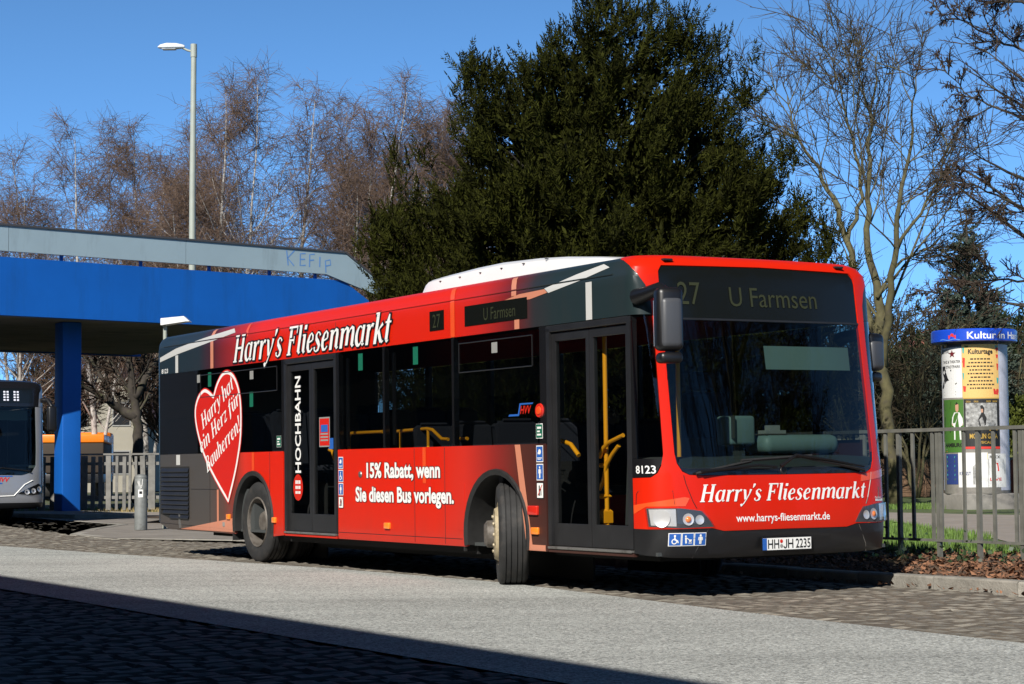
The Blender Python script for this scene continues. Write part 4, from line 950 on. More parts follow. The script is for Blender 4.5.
def birch_mesh(seed,H,twr=.0076):
    rng=random.Random(seed); T=MB(); C=MB()
    stems=[(Vector((0,0,0)),Vector((rng.uniform(-.06,.06),rng.uniform(-.06,.06),1)),H,.17)]
    for k in range(rng.choice((1,2,2))): a=rng.uniform(0,6.28); stems.append((Vector((.15*math.cos(a),.15*math.sin(a),rng.uniform(0,H*.22))),Vector((.2*math.cos(a),.2*math.sin(a),1)),H*rng.uniform(.62,.85),.10))
    for p,d,h,r in stems:
        tr=limb(T,p,d,h,r*.85,.010,16,.055,.045,rng,6)
        for k in range(34):
            t=rng.uniform(.16,.985); q,dd=at_t(tr,t)
            bl=(1-t)*h*.36+1.1; b=limb(T if t<.6 else C,q,side_dir(dd,R(rng.uniform(25,52)),rng),bl,max(.010,r*(1-t)*.36),.007,7,.10,.055,rng,4)
            for m in range(int(7+bl*2.2)):
                tt=rng.uniform(.12,1); q2,d2=at_t(b,tt); l2=rng.uniform(.5,1.25)*(.55+bl*.16)
                c=limb(C,q2,side_dir(d2,R(rng.uniform(20,60)),rng),l2,twr*1.3,twr*.8,3,.15,.03,rng,3)
                for u in range(7):
                    q3,d3=at_t(c,rng.uniform(.1,1)); dd3=(side_dir(d3,R(rng.uniform(20,75)),rng)+Vector((0,0,-.35))).normalized()
                    limb(C,q3,dd3,rng.uniform(.3,.9),twr*.85,twr*.5,2,.16,-.22,rng,3,False)
    return T,C
def plant(name,parts,loc,rz=0,sc=1,label=None,cat='tree',group=None):
    e=empty(name,loc,rz); e.scale=(sc,sc,sc); tag(e,label,cat,group)
    for nm,src in parts:
        if isinstance(src,bpy.types.Object): o=src.copy(); COL.objects.link(o)
        else: o=src
        o.name=nm; o.parent=e
    return e
def mesh_only(mb,name,m,smooth=60):
    me=bpy.data.meshes.new(name); me.from_pydata(mb.v,[],mb.f); me.update(); me.materials.append(m)
    me.polygons.foreach_set('use_smooth',[True]*len(me.polygons)); return me
def as_obj(name,me,parent):
    o=bpy.data.objects.new(name,me); COL.objects.link(o); o.parent=parent; return o
def leafs(mb,p,d,L,n,rng,ll=.13,lw=.035,spread=50,up=.0):
    """feathery shoot: leaf quads along a twig"""
    a=d.orthogonal().normalized()
    for i in range(n):
        t=(i+rng.random())/n; q=p+d*(L*t)+rv(rng)*.03
        e=(side_dir(d,R(rng.uniform(spread*.4,spread)),rng)+Vector((0,0,up))).normalized(); s=e.cross(rv(rng)).normalized()*lw*rng.uniform(.7,1.3); l=ll*rng.uniform(.6,1.25)*(1.15-.5*t)
        m_=q+e*l*.45
        mb.add([q,m_-s,q+e*l,m_+s],[(0,1,2,3)])
def foliage_crown(seed,inside,bbox,nb,sprays,dirf,ll,lw,leaves=14,bough=1.0,spread=50,core=.62):
    """boughs near the surface of a crown volume, each a plume of leafy shoots"""
    rng=random.Random(seed); mb=MB(); cnt=0; tries=0
    while cnt<nb and tries<nb*60:
        tries+=1
        p=Vector([rng.uniform(a,b) for a,b in bbox]); k=inside(p)     # 0 centre .. 1 surface, None outside
        if k is None or k<core+.3*rng.random()**2: continue
        d=dirf(p,rng); cnt+=1; L=bough*rng.uniform(.7,1.3)
        base=p-d*L*.6
        for s in range(sprays):
            t=rng.random()**.7; q=base+d*L*t; e=(side_dir(d,R(rng.uniform(10,55)),rng)).normalized()
            leafs(mb,q+rv(rng)*.08,e,L*rng.uniform(.3,.6)*(1.15-.5*t),leaves,rng,ll,lw,spread)
    return mb

def strip(mb,p,d,l,w_,rng,bend=None):
    s=d.cross(rv(rng)); s=s.normalized()*w_
    m_=p+d*l*.5; e=p+d*l+(bend or Vector((0,0,0)))*l
    mb.add([p-s*.5,p+s*.5,m_+s,e,m_-s],[(0,1,2,3,4)])
def frond(mb,p,d,L,rng,ns=9,sl=.2,sw=.016,up=.25):
    """flat evergreen spray: an axis with needled side shoots in one plane"""
    d=d.normalized(); side=d.cross(rv(rng)).normalized(); cur=p.copy(); dd=d.copy()
    for i in range(ns):
        t=(i+.5)/ns; cur=cur+dd*(L/ns); dd=(dd+Vector((0,0,up/ns))+rv(rng)*.06).normalized()
        for s in (-1,1):
            e=(dd*.75+side*s*.8+rv(rng)*.28+Vector((0,0,.18))).normalized()
            strip(mb,cur,e,sl*(1.1-.65*t)*rng.uniform(.7,1.25),sw,rng)
    strip(mb,cur,dd,sl*.9,sw,rng)
def frond_crown(seed,inside,bbox,nb,nf,dirf,L,core=.62,ns=8,sl=.2,sw=.016,spread=38,up=.25,kmax=1.0,mb=None,gap=0):
    rng=random.Random(seed); mb=mb or MB(); cnt=tries=0
    while cnt<nb and tries<nb*80:
        tries+=1; p=Vector([rng.uniform(a,b) for a,b in bbox]); k=inside(p)
        if k is None or k>kmax or k<core+.3*rng.random()**2: continue
        if gap and mnoise.noise(p*gap)<-.06+.12*rng.random()-.10*(k>.93): continue
        d=dirf(p,rng); cnt+=1; base=p-d*L*.75
        for s in range(nf):
            q=base+d*L*.45*rng.random()+rv(rng)*.07; frond(mb,q,side_dir(d,R(rng.uniform(4,spread)),rng),L*rng.uniform(.4,.8),rng,ns,sl,sw,up)
    return mb

# ---- birches behind the bridge
birch_src=[]
for i,(sd,h) in enumerate(((11,16.0),(23,16.0),(37,16.0),(58,16.0))):
    T,C=birch_mesh(sd,h); birch_src.append((mesh_only(T,'trunk',m_birch),mesh_only(C,'crown',m_btwig)))
BG='bare birches beyond the blue bridge'
birches=[(-19.9,80,14.1,0,'bare birch at the far left of the row beyond the bridge'),(-16.4,79,14.9,1,'second birch from the left, reddish twigs, beyond the bridge'),
(-15.0,90,16.4,2,'thin bare birch set far back left of the lamp post'),(-11.8,78,16.4,3,'tall birch right behind the lamp post, pale forked trunk'),(-13.0,84,15.5,0,'birch just left of the lamp post, partly hidden by taller one'),
(-8.4,80,16.6,1,'tall birch with white limbs right of the gap beside the lamp post'),(-6.0,82,17.0,2,'tallest birch of the row, midway between lamp post and dark yew'),(-4.4,86,16.2,3,'birch with ivy brown twigs leaning against the yew outline'),
(-3.0,95,19.0,0,'slender birch top peeking out at the yew left shoulder'),(-24,82,14.5,2,'birch at the left border of the photo beyond the bridge'),(-17.9,98,17.5,3,'distant birch filling the gap between two left birches'),(-7.2,97,18.5,0,'distant birch behind the two tall birches by the yew')]
for i,(x,y,h,k,lb) in enumerate(birches):
    e=empty('birch_tree',(x,y,-.05),R(i*77)); s=h/16.0; e.scale=(s*1.12,s*1.12,s); tag(e,lb,'tree',BG)
    as_obj('trunk',birch_src[k][0],e); as_obj('crown',birch_src[k][1],e)
# ---- bare trees by hand-led limbs
def bare_tree(seed,limbs,r_tw,nb=(9,7,6),lens=(.38,.5,.55),bark=m_bark,tw=m_twig,trop=.03,ang=(25,60)):
    """limbs: list of (points, r0, r1)"""
    rng=random.Random(seed); T=MB(); C=MB()
    for pts,r0,r1 in limbs:
        P=[Vector(p) for p in pts]; Q=[]
        for i in range(len(P)-1):
            for k in range(4):
                t=k/4; a=P[i]+(P[i+1]-P[i])*t; Q.append(a+rv(rng)*.045*(P[i+1]-P[i]).length*(1 if k else .3))
        Q.append(P[-1]); n=len(Q); T.tube(Q,[r0+(r1-r0)*i/(n-1) for i in range(n)],9)
        tot=sum((Q[i+1]-Q[i]).length for i in range(n-1))
        for k in range(nb[0]):
            t=rng.uniform(.28,1); q,d=at_t(Q,t); l=tot*lens[0]*rng.uniform(.5,1.1)*(1.25-t*.6)
            b=limb(T,q,side_dir(d,R(rng.uniform(*ang)),rng),l,max(r_tw*2.2,(r0+(r1-r0)*t)*.34),r_tw*1.4,8,.13,trop,rng,5)
            for m in range(nb[1]):
                q2,d2=at_t(b,rng.uniform(.2,1)); c=limb(C,q2,side_dir(d2,R(rng.uniform(20,60)),rng),l*lens[1]*rng.uniform(.5,1.1),r_tw*1.5,r_tw,5,.16,trop,rng,4)
                for u in range(nb[2]):
                    q3,d3=at_t(c,rng.uniform(.15,1)); limb(C,q3,side_dir(d3,R(rng.uniform(20,60)),rng),l*lens[1]*lens[2]*rng.uniform(.5,1.1),r_tw,r_tw*.6,3,.18,trop,rng,3)
    return T,C
X=lambda px,Y:(px-512)/1995.8*Y
def zat(py,Y): return 1.0737+(469.3-py)/1995.8*Y+.0064*0
def P3(px,py,Y): return (X(px,Y),Y,zat(py,Y))
def put_tree(name,TC,bark,tw,label,group=None,loc=(0,0,0)):
    e=empty(name,loc); tag(e,label,'tree',group); as_obj('trunk',mesh_only(TC[0],'trunk',bark),e); as_obj('crown',mesh_only(TC[1],'crown',tw),e); return e
def rel(base,pts): return [tuple(Vector(p)-Vector(base)) for p in pts]
b0=(X(893,45),45,.1)
TC=bare_tree(5,[(rel(b0,[b0,P3(888,430,45),P3(882,360,45),P3(879,300,45.2),P3(870,250,45.3),P3(873,180,45.5),P3(876,110,45.6),P3(884,50,45.6)]),.17,.010),
 (rel(b0,[P3(884,370,45),P3(889,310,44.6),P3(900,250,44.3),P3(905,190,44),P3(918,130,43.8),P3(922,75,43.6)]),.10,.012),
 (rel(b0,[P3(882,350,45),P3(862,300,45.3),P3(848,240,45.8),P3(838,200,46.2),P3(816,160,46.6),P3(797,130,46.8),P3(792,95,47)]),.10,.012),
 (rel(b0,[P3(850,245,45.8),P3(866,200,46.5),P3(858,140,47),P3(846,85,47.3),P3(836,55,47.4)]),.055,.01),
 (rel(b0,[P3(900,250,44.3),P3(925,215,44),P3(945,180,43.8),P3(952,140,43.5)]),.045,.01),
 (rel(b0,[P3(879,300,45),P3(905,262,45.5),P3(935,250,46),P3(965,262,46)]),.04,.01)],.0068,nb=(13,8,7),lens=(.42,.5,.55))
put_tree('bare_tree',TC,m_bark,m_twig,'tall leafless tree with mossy yellow green trunk right of the red bus',None,b0)
b1=(X(1092,33),33,.1)
TC=bare_tree(9,[(rel(b1,[b1,P3(1088,350,33),P3(1080,200,33),P3(1075,60,33),P3(1070,-80,33)]),.24,.05),
 (rel(b1,[P3(1082,235,33),P3(1050,222,32.8),P3(1015,205,32.4),P3(985,190,32),P3(958,178,31.8)]),.034,.006),
 (rel(b1,[P3(1080,150,33),P3(1045,128,33),P3(1010,112,33),P3(978,98,33),P3(950,70,33)]),.034,.006),
 (rel(b1,[P3(1078,70,33),P3(1040,52,33.2),P3(1005,40,33.5),P3(972,20,33.8),P3(946,12,34)]),.03,.006),
 (rel(b1,[P3(1075,20,33),P3(1040,5,33),P3(1000,-8,33),P3(965,-15,33)]),.04,.008),
 (rel(b1,[P3(1084,300,33),P3(1040,285,33),P3(1000,283,33.3),P3(965,288,33.5),P3(940,300,33.6)]),.028,.006)],.0062,nb=(13,8,6),lens=(.28,.5,.55),bark=m_dbark,tw=m_dtwig,trop=-.015)
rng=random.Random(12); C=TC[1]; base=list(C.v)
for k in range(900):     # cones hanging on the twigs
    v=Vector(base[rng.randrange(len(base))]); d=(Vector((rng.uniform(-.5,.5),rng.uniform(-.5,.5),-1))).normalized()
    C.tube([v,v+d*.03,v+d*.06],[.005,.013,.004],4)
put_tree('alder_tree',TC,m_dbark,m_dtwig,'leafless tree hung with dark little cones reaching in from the right border',None,b1)
# dark crooked tree and thicket under the bridge
b2=(X(138,70),70,0)
TC=bare_tree(21,[(rel(b2,[b2,P3(138,440,70),P3(136,410,70),P3(130,385,70),P3(128,350,69.8),P3(132,300,70)]),.22,.07),
 (rel(b2,[P3(136,415,70),P3(122,408,70),P3(108,398,69.6),P3(92,388,69.4),P3(78,380,69)]),.2,.05),(rel(b2,[P3(134,395,70),P3(145,375,70),P3(158,355,70.4),P3(170,330,70)]),.16,.04),
 (rel(b2,[P3(112,401,70),P3(104,380,70),P3(92,360,70),P3(84,335,70)]),.10,.03)],.016,nb=(11,8,6),lens=(.42,.5,.5))
put_tree('old_fruit_tree',TC,m_dbark,m_dtwig,'crooked dark tree with spreading low boughs seen beneath the bridge deck',None,b2)
for i,(x,y,h,lb) in enumerate(((-20.9,92,8.0,'brown twiggy shrub beneath the deck left of the blue pillar'),(-15.4,90,9,'brown twiggy shrub seen between blue pillar and crooked tree'),(-22.0,95,9,'brown twiggy shrub above the roof of the silver bus'))):
    rr=random.Random(60+i); lm=[]
    for k in range(9): 
        a=rr.uniform(0,6.28); lm.append(([(0,0,0),(.5*math.cos(a),.5*math.sin(a),h*.35),(1.3*math.cos(a)*rr.random()*2,1.3*math.sin(a),h*rr.uniform(.7,1))],.09,.02))
    put_tree('twiggy_shrub',bare_tree(70+i,lm,.014,nb=(9,7,5),lens=(.4,.5,.5)),m_dbark,m_dtwig,lb,'leafless shrubs behind the bridge',(x,y,0))
# ---- yew
YB=Vector((X(600,42),42,.1))
def yew_prof():
    # outline read as half-widths (left,right) by height above ground, metres from the stem
    z=[.3,1.5,3.0,4.2,5.2,6.2,6.9,7.7,8.4,9.1,9.7,10.3,10.7,11.0]
    l=[3.9,4.2,4.35,4.4,4.35,4.2,3.6,3.0,2.75,2.5,1.1,.75,.45,.1]
    r=[4.3,4.75,5.0,5.0,4.75,4.3,3.9,3.5,3.15,2.65,2.0,1.85,1.0,.4]
    return z,l,r
ZZ,LL_,RR_=yew_prof()
lobes=[]
rngy=random.Random(41)
def yin(p):
    z=p.z
    if z<.2 or z>11.15: return None
    a=float(np.interp(z,ZZ,LL_)); b=float(np.interp(z,ZZ,RR_)); w_=a if p.x<0 else b
    dep=.72*(a+b)/2+.3
    th=math.atan2(p.y,p.x); nz=.10*math.sin(5*th+z*1.3)+.10*math.sin(9*th-z*2.1)+.07*math.sin(3.7*z+th*2)
    k=math.hypot(p.x/max(w_,.1),p.y/max(dep,.1))
    # notches between the side leaders
    k+=nz
    return k if k<=1.0 else None
def ydir(p,rng):
    o=Vector((p.x,p.y,0)); o=o.normalized() if o.length>.1 else rv(rng)
    return (o*.62+Vector((0,0,.85))+rv(rng)*.42).normalized()
fol=frond_crown(77,yin,[(-4.9,5.1),(-4.6,4.6),(.3,11.1)],2700,6,ydir,.85,.70,10,.15,.014,34,.3,gap=1.15)
frond_crown(78,yin,[(-4.5,4.6),(-4.2,4.2),(.3,10.4)],1500,5,ydir,1.0,.30,8,.22,.032,60,.2,.66,fol)
r2=random.Random(5)
for (px,py,n_) in ((477,73,26),(490,80,20),(467,110,20),(408,155,14),(605,-2,22),(640,8,16),(687,18,22),(711,46,20),(560,45,16),(731,72,14),(752,96,14),(780,160,16),(800,208,14),(830,236,14),(392,212,14),(380,232,12)):   # leaders standing out of the outline
    c=Vector(P3(px,py,42))-YB
    for k in range(n_):
        q=c+Vector((r2.gauss(0,.22),r2.gauss(0,.5),-abs(r2.gauss(0,.45)))); d=(Vector((0,0,1))+rv(r2)*.6).normalized()
        for s in range(3): frond(fol,q+rv(r2)*.1,(d+rv(r2)*.45).normalized(),.5,r2,10,.15,.014,.3)
ey=empty('yew_tree',tuple(YB)); tag(ey,'massive dark green yew with several leaders towering behind the red bus','tree')
as_obj('crown',mesh_only(fol,'crown',m_yew),ey)
rr=random.Random(8); T=MB()
for k in range(9):
    a=k*.7; limb(T,Vector((.3*math.cos(a),.3*math.sin(a),0)),Vector((math.cos(a)*.45,math.sin(a)*.45,1)),rr.uniform(5,7),.15,.03,9,.06,.05,rr,7)
for k in range(60):
    z=rr.uniform(1,8.5); a=rr.uniform(0,6.28); l=float(np.interp(z,ZZ,LL_))*.6
    limb(T,Vector((.3*math.cos(a),.3*math.sin(a),z)),Vector((math.cos(a),math.sin(a),.35)),l,.06,.015,6,.1,.05,rr,5)
as_obj('trunk',mesh_only(T,'trunk',m_dbark),ey)
# ---- blue spruce
SB=Vector((X(970,60),60,.1)); HS=8.9
def sin_(p):
    if p.z<.4 or p.z>HS: return None
    r=2.1*(1-p.z/HS)**.8+.08; r*=1+.16*math.sin(p.z*6.5)
    k=math.hypot(p.x,p.y)/r; return k if k<=1 else None
def sd_(p,rng):
    o=Vector((p.x,p.y,0)); o=o.normalized() if o.length>.03 else Vector((0,0,1)); return (o+Vector((0,0,.15 if p.z<HS-1 else 1.2))+rv(rng)*.25).normalized()
f2=frond_crown(99,sin_,[(-2.1,2.1),(-2.1,2.1),(.4,HS)],1000,4,sd_,.75,.25,7,.17,.026,40,.12)
es=empty('blue_spruce',tuple(SB)); tag(es,'conical blue grey spruce standing behind the advertising column','tree'); as_obj('crown',mesh_only(f2,'crown',m_spruce),es)
T=MB(); T.tube([(0,0,0),(0,0,4),(0,0,HS-.1)],[.16,.1,.02],8); as_obj('trunk',mesh_only(T,'trunk',m_dbark),es)
# ---- evergreen shrubs and hedge plants on the right and under the bridge
def shrub(name,loc,rx,ry,h,m,seed,label,nb=160,ll=.16,lw=.03,group=None,shape=.5,cat='shrub'):
    def ins(p):
        t=p.z/h
        if t<0 or t>1: return None
        r=(1-t**2)**shape*(1+.12*math.sin(7*math.atan2(p.y,p.x)+4*t)); 
        if r<=0: return None
        k=math.hypot(p.x/rx,p.y/ry)/r; return k if k<=1 else None
    def df(p,rng):
        o=Vector((p.x/rx,p.y/ry,0)); o=o.normalized() if o.length>.03 else Vector((0,0,1)); return (o*.7+Vector((0,0,.7))+rv(rng)*.5).normalized()
    fm=foliage_crown(seed,ins,[(-rx,rx),(-ry,ry),(.0,h)],nb,11,df,ll,lw,11,max(.5,h*.16),48,.4)
    e=empty(name,loc); tag(e,label,cat,group); as_obj('foliage',mesh_only(fm,'foliage',m),e)
    T=MB()
    for k in range(5): T.tube([(0,0,0),(.3*math.cos(k*1.3)*rx*.5,.3*math.sin(k*1.3)*ry*.5,h*.6)],[.05,.02],5)
    as_obj('stem',mesh_only(T,'stem',m_dbark),e); return e
EG='dark evergreens behind the advertising column'
for i,(px,Y,w_,h,m,lb) in enumerate(((856,66,2.6,4.6,m_hedge,'broad dark evergreen right behind the bus front'),(905,70,2.6,5.6,m_hedge,'dark evergreen beyond the mossy trunk'),(948,72,2.4,4.7,m_hedge,'dark evergreen between mossy trunk and column'),(925,63,1.6,3.0,m_hedge,'low dark evergreen above the timber fence'),(1000,68,2.8,5.0,m_hedge,'dark evergreen below the blue spruce'),(1045,64,2.8,6.2,m_hedge,'dark evergreen cut by the right border'),(1012,50,.9,2.6,m_thuja,'yellow green conifer bush right of the advertising column'),(815,60,2.6,5.2,m_hedge,'dark evergreen hidden behind the yew right foot'),(900,84,3.4,8.2,m_hedge,'tall dark evergreen furthest back beyond the mossy trunk'),(1015,80,3.4,7.6,m_hedge,'tall dark evergreen furthest back behind the blue spruce'),(952,86,3.0,6.6,m_hedge,'dark evergreen furthest back between trunk and spruce'))):
    shrub('evergreen_shrub',(X(px,Y),Y,.1),w_,w_*.8,h,m,200+i,lb,nb=int(80+w_*h*20),group=EG if m is m_hedge else None,ll=.17,lw=.028)
for i,(px,Y,h,lb) in enumerate(((858,58,6.5,'thin brown leafless shrub over the bus roof corner'),(915,57,5.6,'thin brown leafless shrub left of the advertising column'),(955,62,5.8,'leafless shrub tangled in front of the spruce'),(1008,60,5.0,'leafless shrub at the right of the spruce'))):
    rr=random.Random(160+i); lm=[]
    for k in range(7):
        a=rr.uniform(0,6.28); lm.append(([(0,0,0),(.5*math.cos(a),.5*math.sin(a),h*.35),(1.6*math.cos(a)*rr.random(),1.6*math.sin(a),h*rr.uniform(.6,1))],.05,.015))
    put_tree('leafless_shrub',bare_tree(170+i,lm,.009,nb=(8,6,5),lens=(.42,.5,.5)),m_bark,m_twig,lb,'leafless shrubs right of the bus',(X(px,Y),Y,.1))
# ---- fine ground cover (uncountable)
def scatter(name,fn,n,m,seed,maker):
    rng=random.Random(seed); mb=MB()
    for k in range(n): maker(mb,fn(rng),rng)
    o=mb.build(name,[m]); o['kind']='stuff'; return o
m_leaf=mat('fallen_brown_leaves',(.16,.075,.038),.8,island=.6)
def litter(mb,p,rng):
    n=Vector((rng.gauss(0,.45),rng.gauss(0,.45),1)).normalized(); a=n.cross(rv(rng)).normalized(); b=n.cross(a); s=rng.uniform(.018,.045); p=Vector(p)+Vector((0,0,rng.uniform(.005,.03)))
    mb.add([p-a*s,p-b*s*.55,p+a*s+n*s*.4,p+b*s*.55],[(0,1,2,3)])
def bedp(rng):
    x=rng.uniform(-8,6.5); t=rng.random(); y0=kerb_y(x)+.17; y=y0+(3.7-y0)*t; return B2W(x,y,.09+.10*t)
scatter('leaf_litter',bedp,9000,m_leaf,31,litter)
scatter('gutter_leaves',lambda r:B2W(r.uniform(-3,6),1.5-abs(r.gauss(0,.10)),.002),160,m_leaf,32,litter)
m_grass=mat('grass_blades',(.085,.15,.022),.7,island=.45)
def blade(mb,p,rng):
    h=rng.uniform(.04,.11); a=rng.uniform(0,6.28); w_=.006+rng.random()*.006; lean=rng.uniform(-.5,.5)*h; p=Vector(p)
    u=Vector((math.cos(a),math.sin(a),0))
    mb.add([p-u*w_,p+u*w_,p+Vector((math.cos(a+1.6)*lean,math.sin(a+1.6)*lean,h))],[(0,1,2)])
def inpath(x,y): return (x>5.3 and y<24.7) or (x>6.0 and 24.7<=y<36) or (36<=y<42 and x>4.2)
def lawnp(rng):
    while True:
        Y=rng.uniform(20.5,46); X_=rng.uniform(2.5,12); 
        if not inpath(X_,Y) and X_<Y*.27: 
            dx,dy=X_-BUS[0],Y-BUS[1]; yb=-dx*math.sin(TH)+dy*math.cos(TH)
            if yb>3.3: return (X_,Y,.168)
scatter('grass',lawnp,42000,m_grass,33,blade)
scatter('rough_grass',lambda r:(r.uniform(-15,-8.2),r.uniform(50.6,60),-.03),9000,m_grass,34,lambda mb,p,r:blade(mb,p,r))
m_dry=mat('dry_weeds',(.25,.19,.08),.8,island=.5)
def weed(mb,p,rng):
    p=Vector(p)
    for k in range(3):
        d=Vector((rng.gauss(0,.4),rng.gauss(0,.4),1)).normalized(); mb.tube([p,p+d*rng.uniform(.06,.22)],[.006,.002],3,0,False)
scatter('dry_weeds',lambda r:(-10.5+r.random()*2.2,49.2+r.gauss(0,.3),.01),220,m_dry,36,weed)
m_ivy=mat('ivy_leaves',(.022,.045,.015),.5,island=.5)
rr=random.Random(44)
for k,x in enumerate((-2.9,-2.45,-2.05,-1.7,-1.2,-.75,-.3,.2,.6)):
    mb=MB(); nlf=rr.randint(14,30)
    for i in range(nlf):
        c=Vector((rr.gauss(0,.13),rr.gauss(0,.1),abs(rr.gauss(.05,.08)))); n=(rv(rr)+Vector((-.2,-.3,.8))).normalized(); a=n.cross(rv(rr)).normalized(); b=n.cross(a); s=rr.uniform(.015,.032)
        mb.add([c-a*s,c-b*s*.8,c+a*s,c+b*s*.8,Vector((0,0,-.03)),Vector((.004,0,-.03))],[(0,1,2,3),(4,5,0)])
    o=mb.build('ivy_plant',[m_ivy]); o.location=B2W(x,2.75+rr.gauss(0,.12),.17); tag(o,'small dark ivy plant on leaf litter at the foot of the railing','plant','ivy plants along the grey railing')
# ================================================================== bridge
m_bblue=mat('bridge_blue_paint',(.004,.095,.40),.55,var=.10,vscale=.5,spec=.3,dirt=((.006,.065,.24),1.6,.50,.82,.14))
m_panel=mat('pale_grey_parapet',(.27,.36,.405),.6,var=.06,vscale=.6,dirt=((.17,.22,.24),1.8,.55,.85,.2))
m_soffit=mat('grimy_soffit_concrete',(.17,.16,.12),.9,var=.2,vscale=.5,dirt=((.08,.075,.06),.6,.5,.7))
m_cap=mat('dark_coping',(.05,.05,.055),.6)
F0=Vector((-12.36,48)); FU=Vector((7.74,6.81)).normalized(); FN=Vector((-FU.y,FU.x)); FA=math.atan2(FU.y,FU.x)
bro=empty('road_bridge',(F0.x,F0.y,0),FA); tag(bro,'blue painted bridge with pale grey parapet crossing at the left, letters sprayed on its end','bridge')
def face(pts,y0,y1,name,m,parent=bro,sm=None):
    mb=MB(); mb.prism(pts,y0,y1,0,lambda x,y,z:(x,z,y)); return mb.build(name,[m],parent,sm)
face([(-16,4.885),(11.9,4.885),(11.9,5.35),(10.3,6.30),(-16,6.30)],0,.28,'blue_fascia',m_bblue)
face([(-16,4.93),(11.6,4.93),(11.6,5.3),(10.2,6.2),(-16,6.2)],.283,13.4,'deck',m_soffit)
face([(-16,4.885),(11.9,4.885),(11.9,5.35),(10.3,6.30),(-16,6.30)],13.403,13.68,'blue_fascia',m_bblue)
sx=[-16,-10.5,-5.2,.2,5.2]
pan=None
for a,b in zip(sx,sx[1:]): face([(a+.008,6.44),(b-.008,6.44),(b-.008,7.05),(a+.008,7.05)],-.06,.04,'parapet_panel',m_panel)
pan=face([(5.208,6.44),(9.66,6.44),(11.75,5.86),(11.75,6.16),(10.31,7.05),(5.208,7.05)],-.06,.04,'parapet_panel',m_panel)
face([(-16,7.052),(10.31,7.052),(11.75,6.163),(11.75,6.21),(10.33,7.10),(-16,7.10)],-.09,.07,'coping',m_cap)
for s in (-13,-9.5,-6,-2.4,1.7,3.95,6.0,7.9,9.4):
    mb=MB(); mb.box((s,.1,6.5),(.07,.07,.42)); mb.build('parapet_post',[m_bblue],bro)
face([(-16,6.44),(10.3,6.44),(10.3,7.05),(-16,7.05)],13.60,13.70,'parapet_panel',m_panel)
# sprayed letters
m_spray=mat('blue_spray_paint',(.10,.24,.52),.7)
x0=8.35
for pts in ([(0,.40),(.05,0)],[(.26,.42),(.03,.2),(.24,.0)],[(.62,.36),(.45,.34),(.44,.02),(.62,.04)],[(.45,.19),(.6,.2)],[(.92,.36),(.76,.34),(.75,.0)],[(.76,.18),(.9,.2)],[(1.10,.30),(1.09,.02)],[(1.30,-.12),(1.28,.2),(1.44,.24),(1.46,.1),(1.30,.06)]):
    mb=MB(); 
    P=[Vector((a,b)) for a,b in pts]
    L=[];Q=[]
    for i in range(len(P)):
        t=(P[min(i+1,len(P)-1)]-P[max(i-1,0)]).normalized(); nn=Vector((-t.y,t.x))*.018; L.append(P[i]+nn); Q.append(P[i]-nn)
    n=len(P); mb.add([(x0+v.x,-.064,6.60+v.y) for v in L+Q],[(i,i+1,n+i+1,n+i) for i in range(n-1)]); mb.build('graffiti',[m_spray],pan)
def bcol(x,y):
    loc=Vector((x,y,0)); v=Vector((x,y))-F0
    lx=v.dot(FU); ly=v.dot(FN)
    rbox('pillar',(lx,ly,2.46),(.50,.62,4.93),.03,[m_bblue],bro,rz=R(32)-FA)
    
bcol(-11.42,51.25); bcol(-5.9,54.9); bcol(-17.3,60.5); bcol(-8.8,67.2)
# ================================================================== lamps
m_pole=mat('grey_green_pole',(.30,.32,.27),.5,var=.1,vscale=2); m_lamp=mat('pale_lamp_housing',(.62,.64,.64),.4); m_lampglass=mat('frosted_lamp_cover',(.45,.46,.45),.2)
e=empty('street_lamp',(-9.64,60,6.2)); tag(e,'tall street lamp with pale cobra head rising above the blue bridge','street lamp')
mb=MB(); mb.tube([(0,0,0),(0,0,3),(.03,0,7.45)],[.105,.095,.085],12); mb.tube([(.03,0,7.45),(.03,0,7.85)],[.10,.10],12); mb.build('pole',[m_pole],e,50)
mb=MB(); mb.tube([(.03,0,7.62),(-.15,0,7.66),(-.3,0,7.73)],.035,8); mb.build('arm',[m_pole],e,50)
mb=MB(); vs=[]
prof=[(-.25,.05,.06),(-.32,.10,.09),(-.5,.14,.13),(-.8,.15,.14),(-.98,.12,.09),(-1.06,.05,.03)]
for x,wy,hz in prof:
    for k in range(12):
        a=2*math.pi*k/12; z=math.sin(a); vs.append((x,wy*math.cos(a),7.76+hz*(z if z>0 else .45*z)+.05*(-x-.25)*0))
mb.add(vs,[(i*12+k,i*12+(k+1)%12,(i+1)*12+(k+1)%12,(i+1)*12+k) for i in range(5) for k in range(12)]+[tuple(range(12)),tuple(range(60,72))[::-1]]); mb.build('lamp_head',[m_lamp],e,50)
mb=MB(); mb.box((-.72,0,7.705),(.42,.2,.05),bev=.02); mb.build('lamp_glass',[m_lampglass],e)
e=empty('low_lamp',(-6.62,38,0)); tag(e,'low lamp with flat white tilted head peeking over the rear of the red bus','street lamp')
mb=MB(); mb.tube([(0,0,0),(0,0,3.86)],.038,10); mb.build('pole',[m_pole],e,50)
mb=MB(); mb.prism([(-.06,3.86),(.42,3.93),(.49,3.93),(.38,4.03),(-.06,3.99)],-.16,.16,0,lambda x,y,z:(x,z,y)); mb.build('lamp_head',[m_white],e,None)
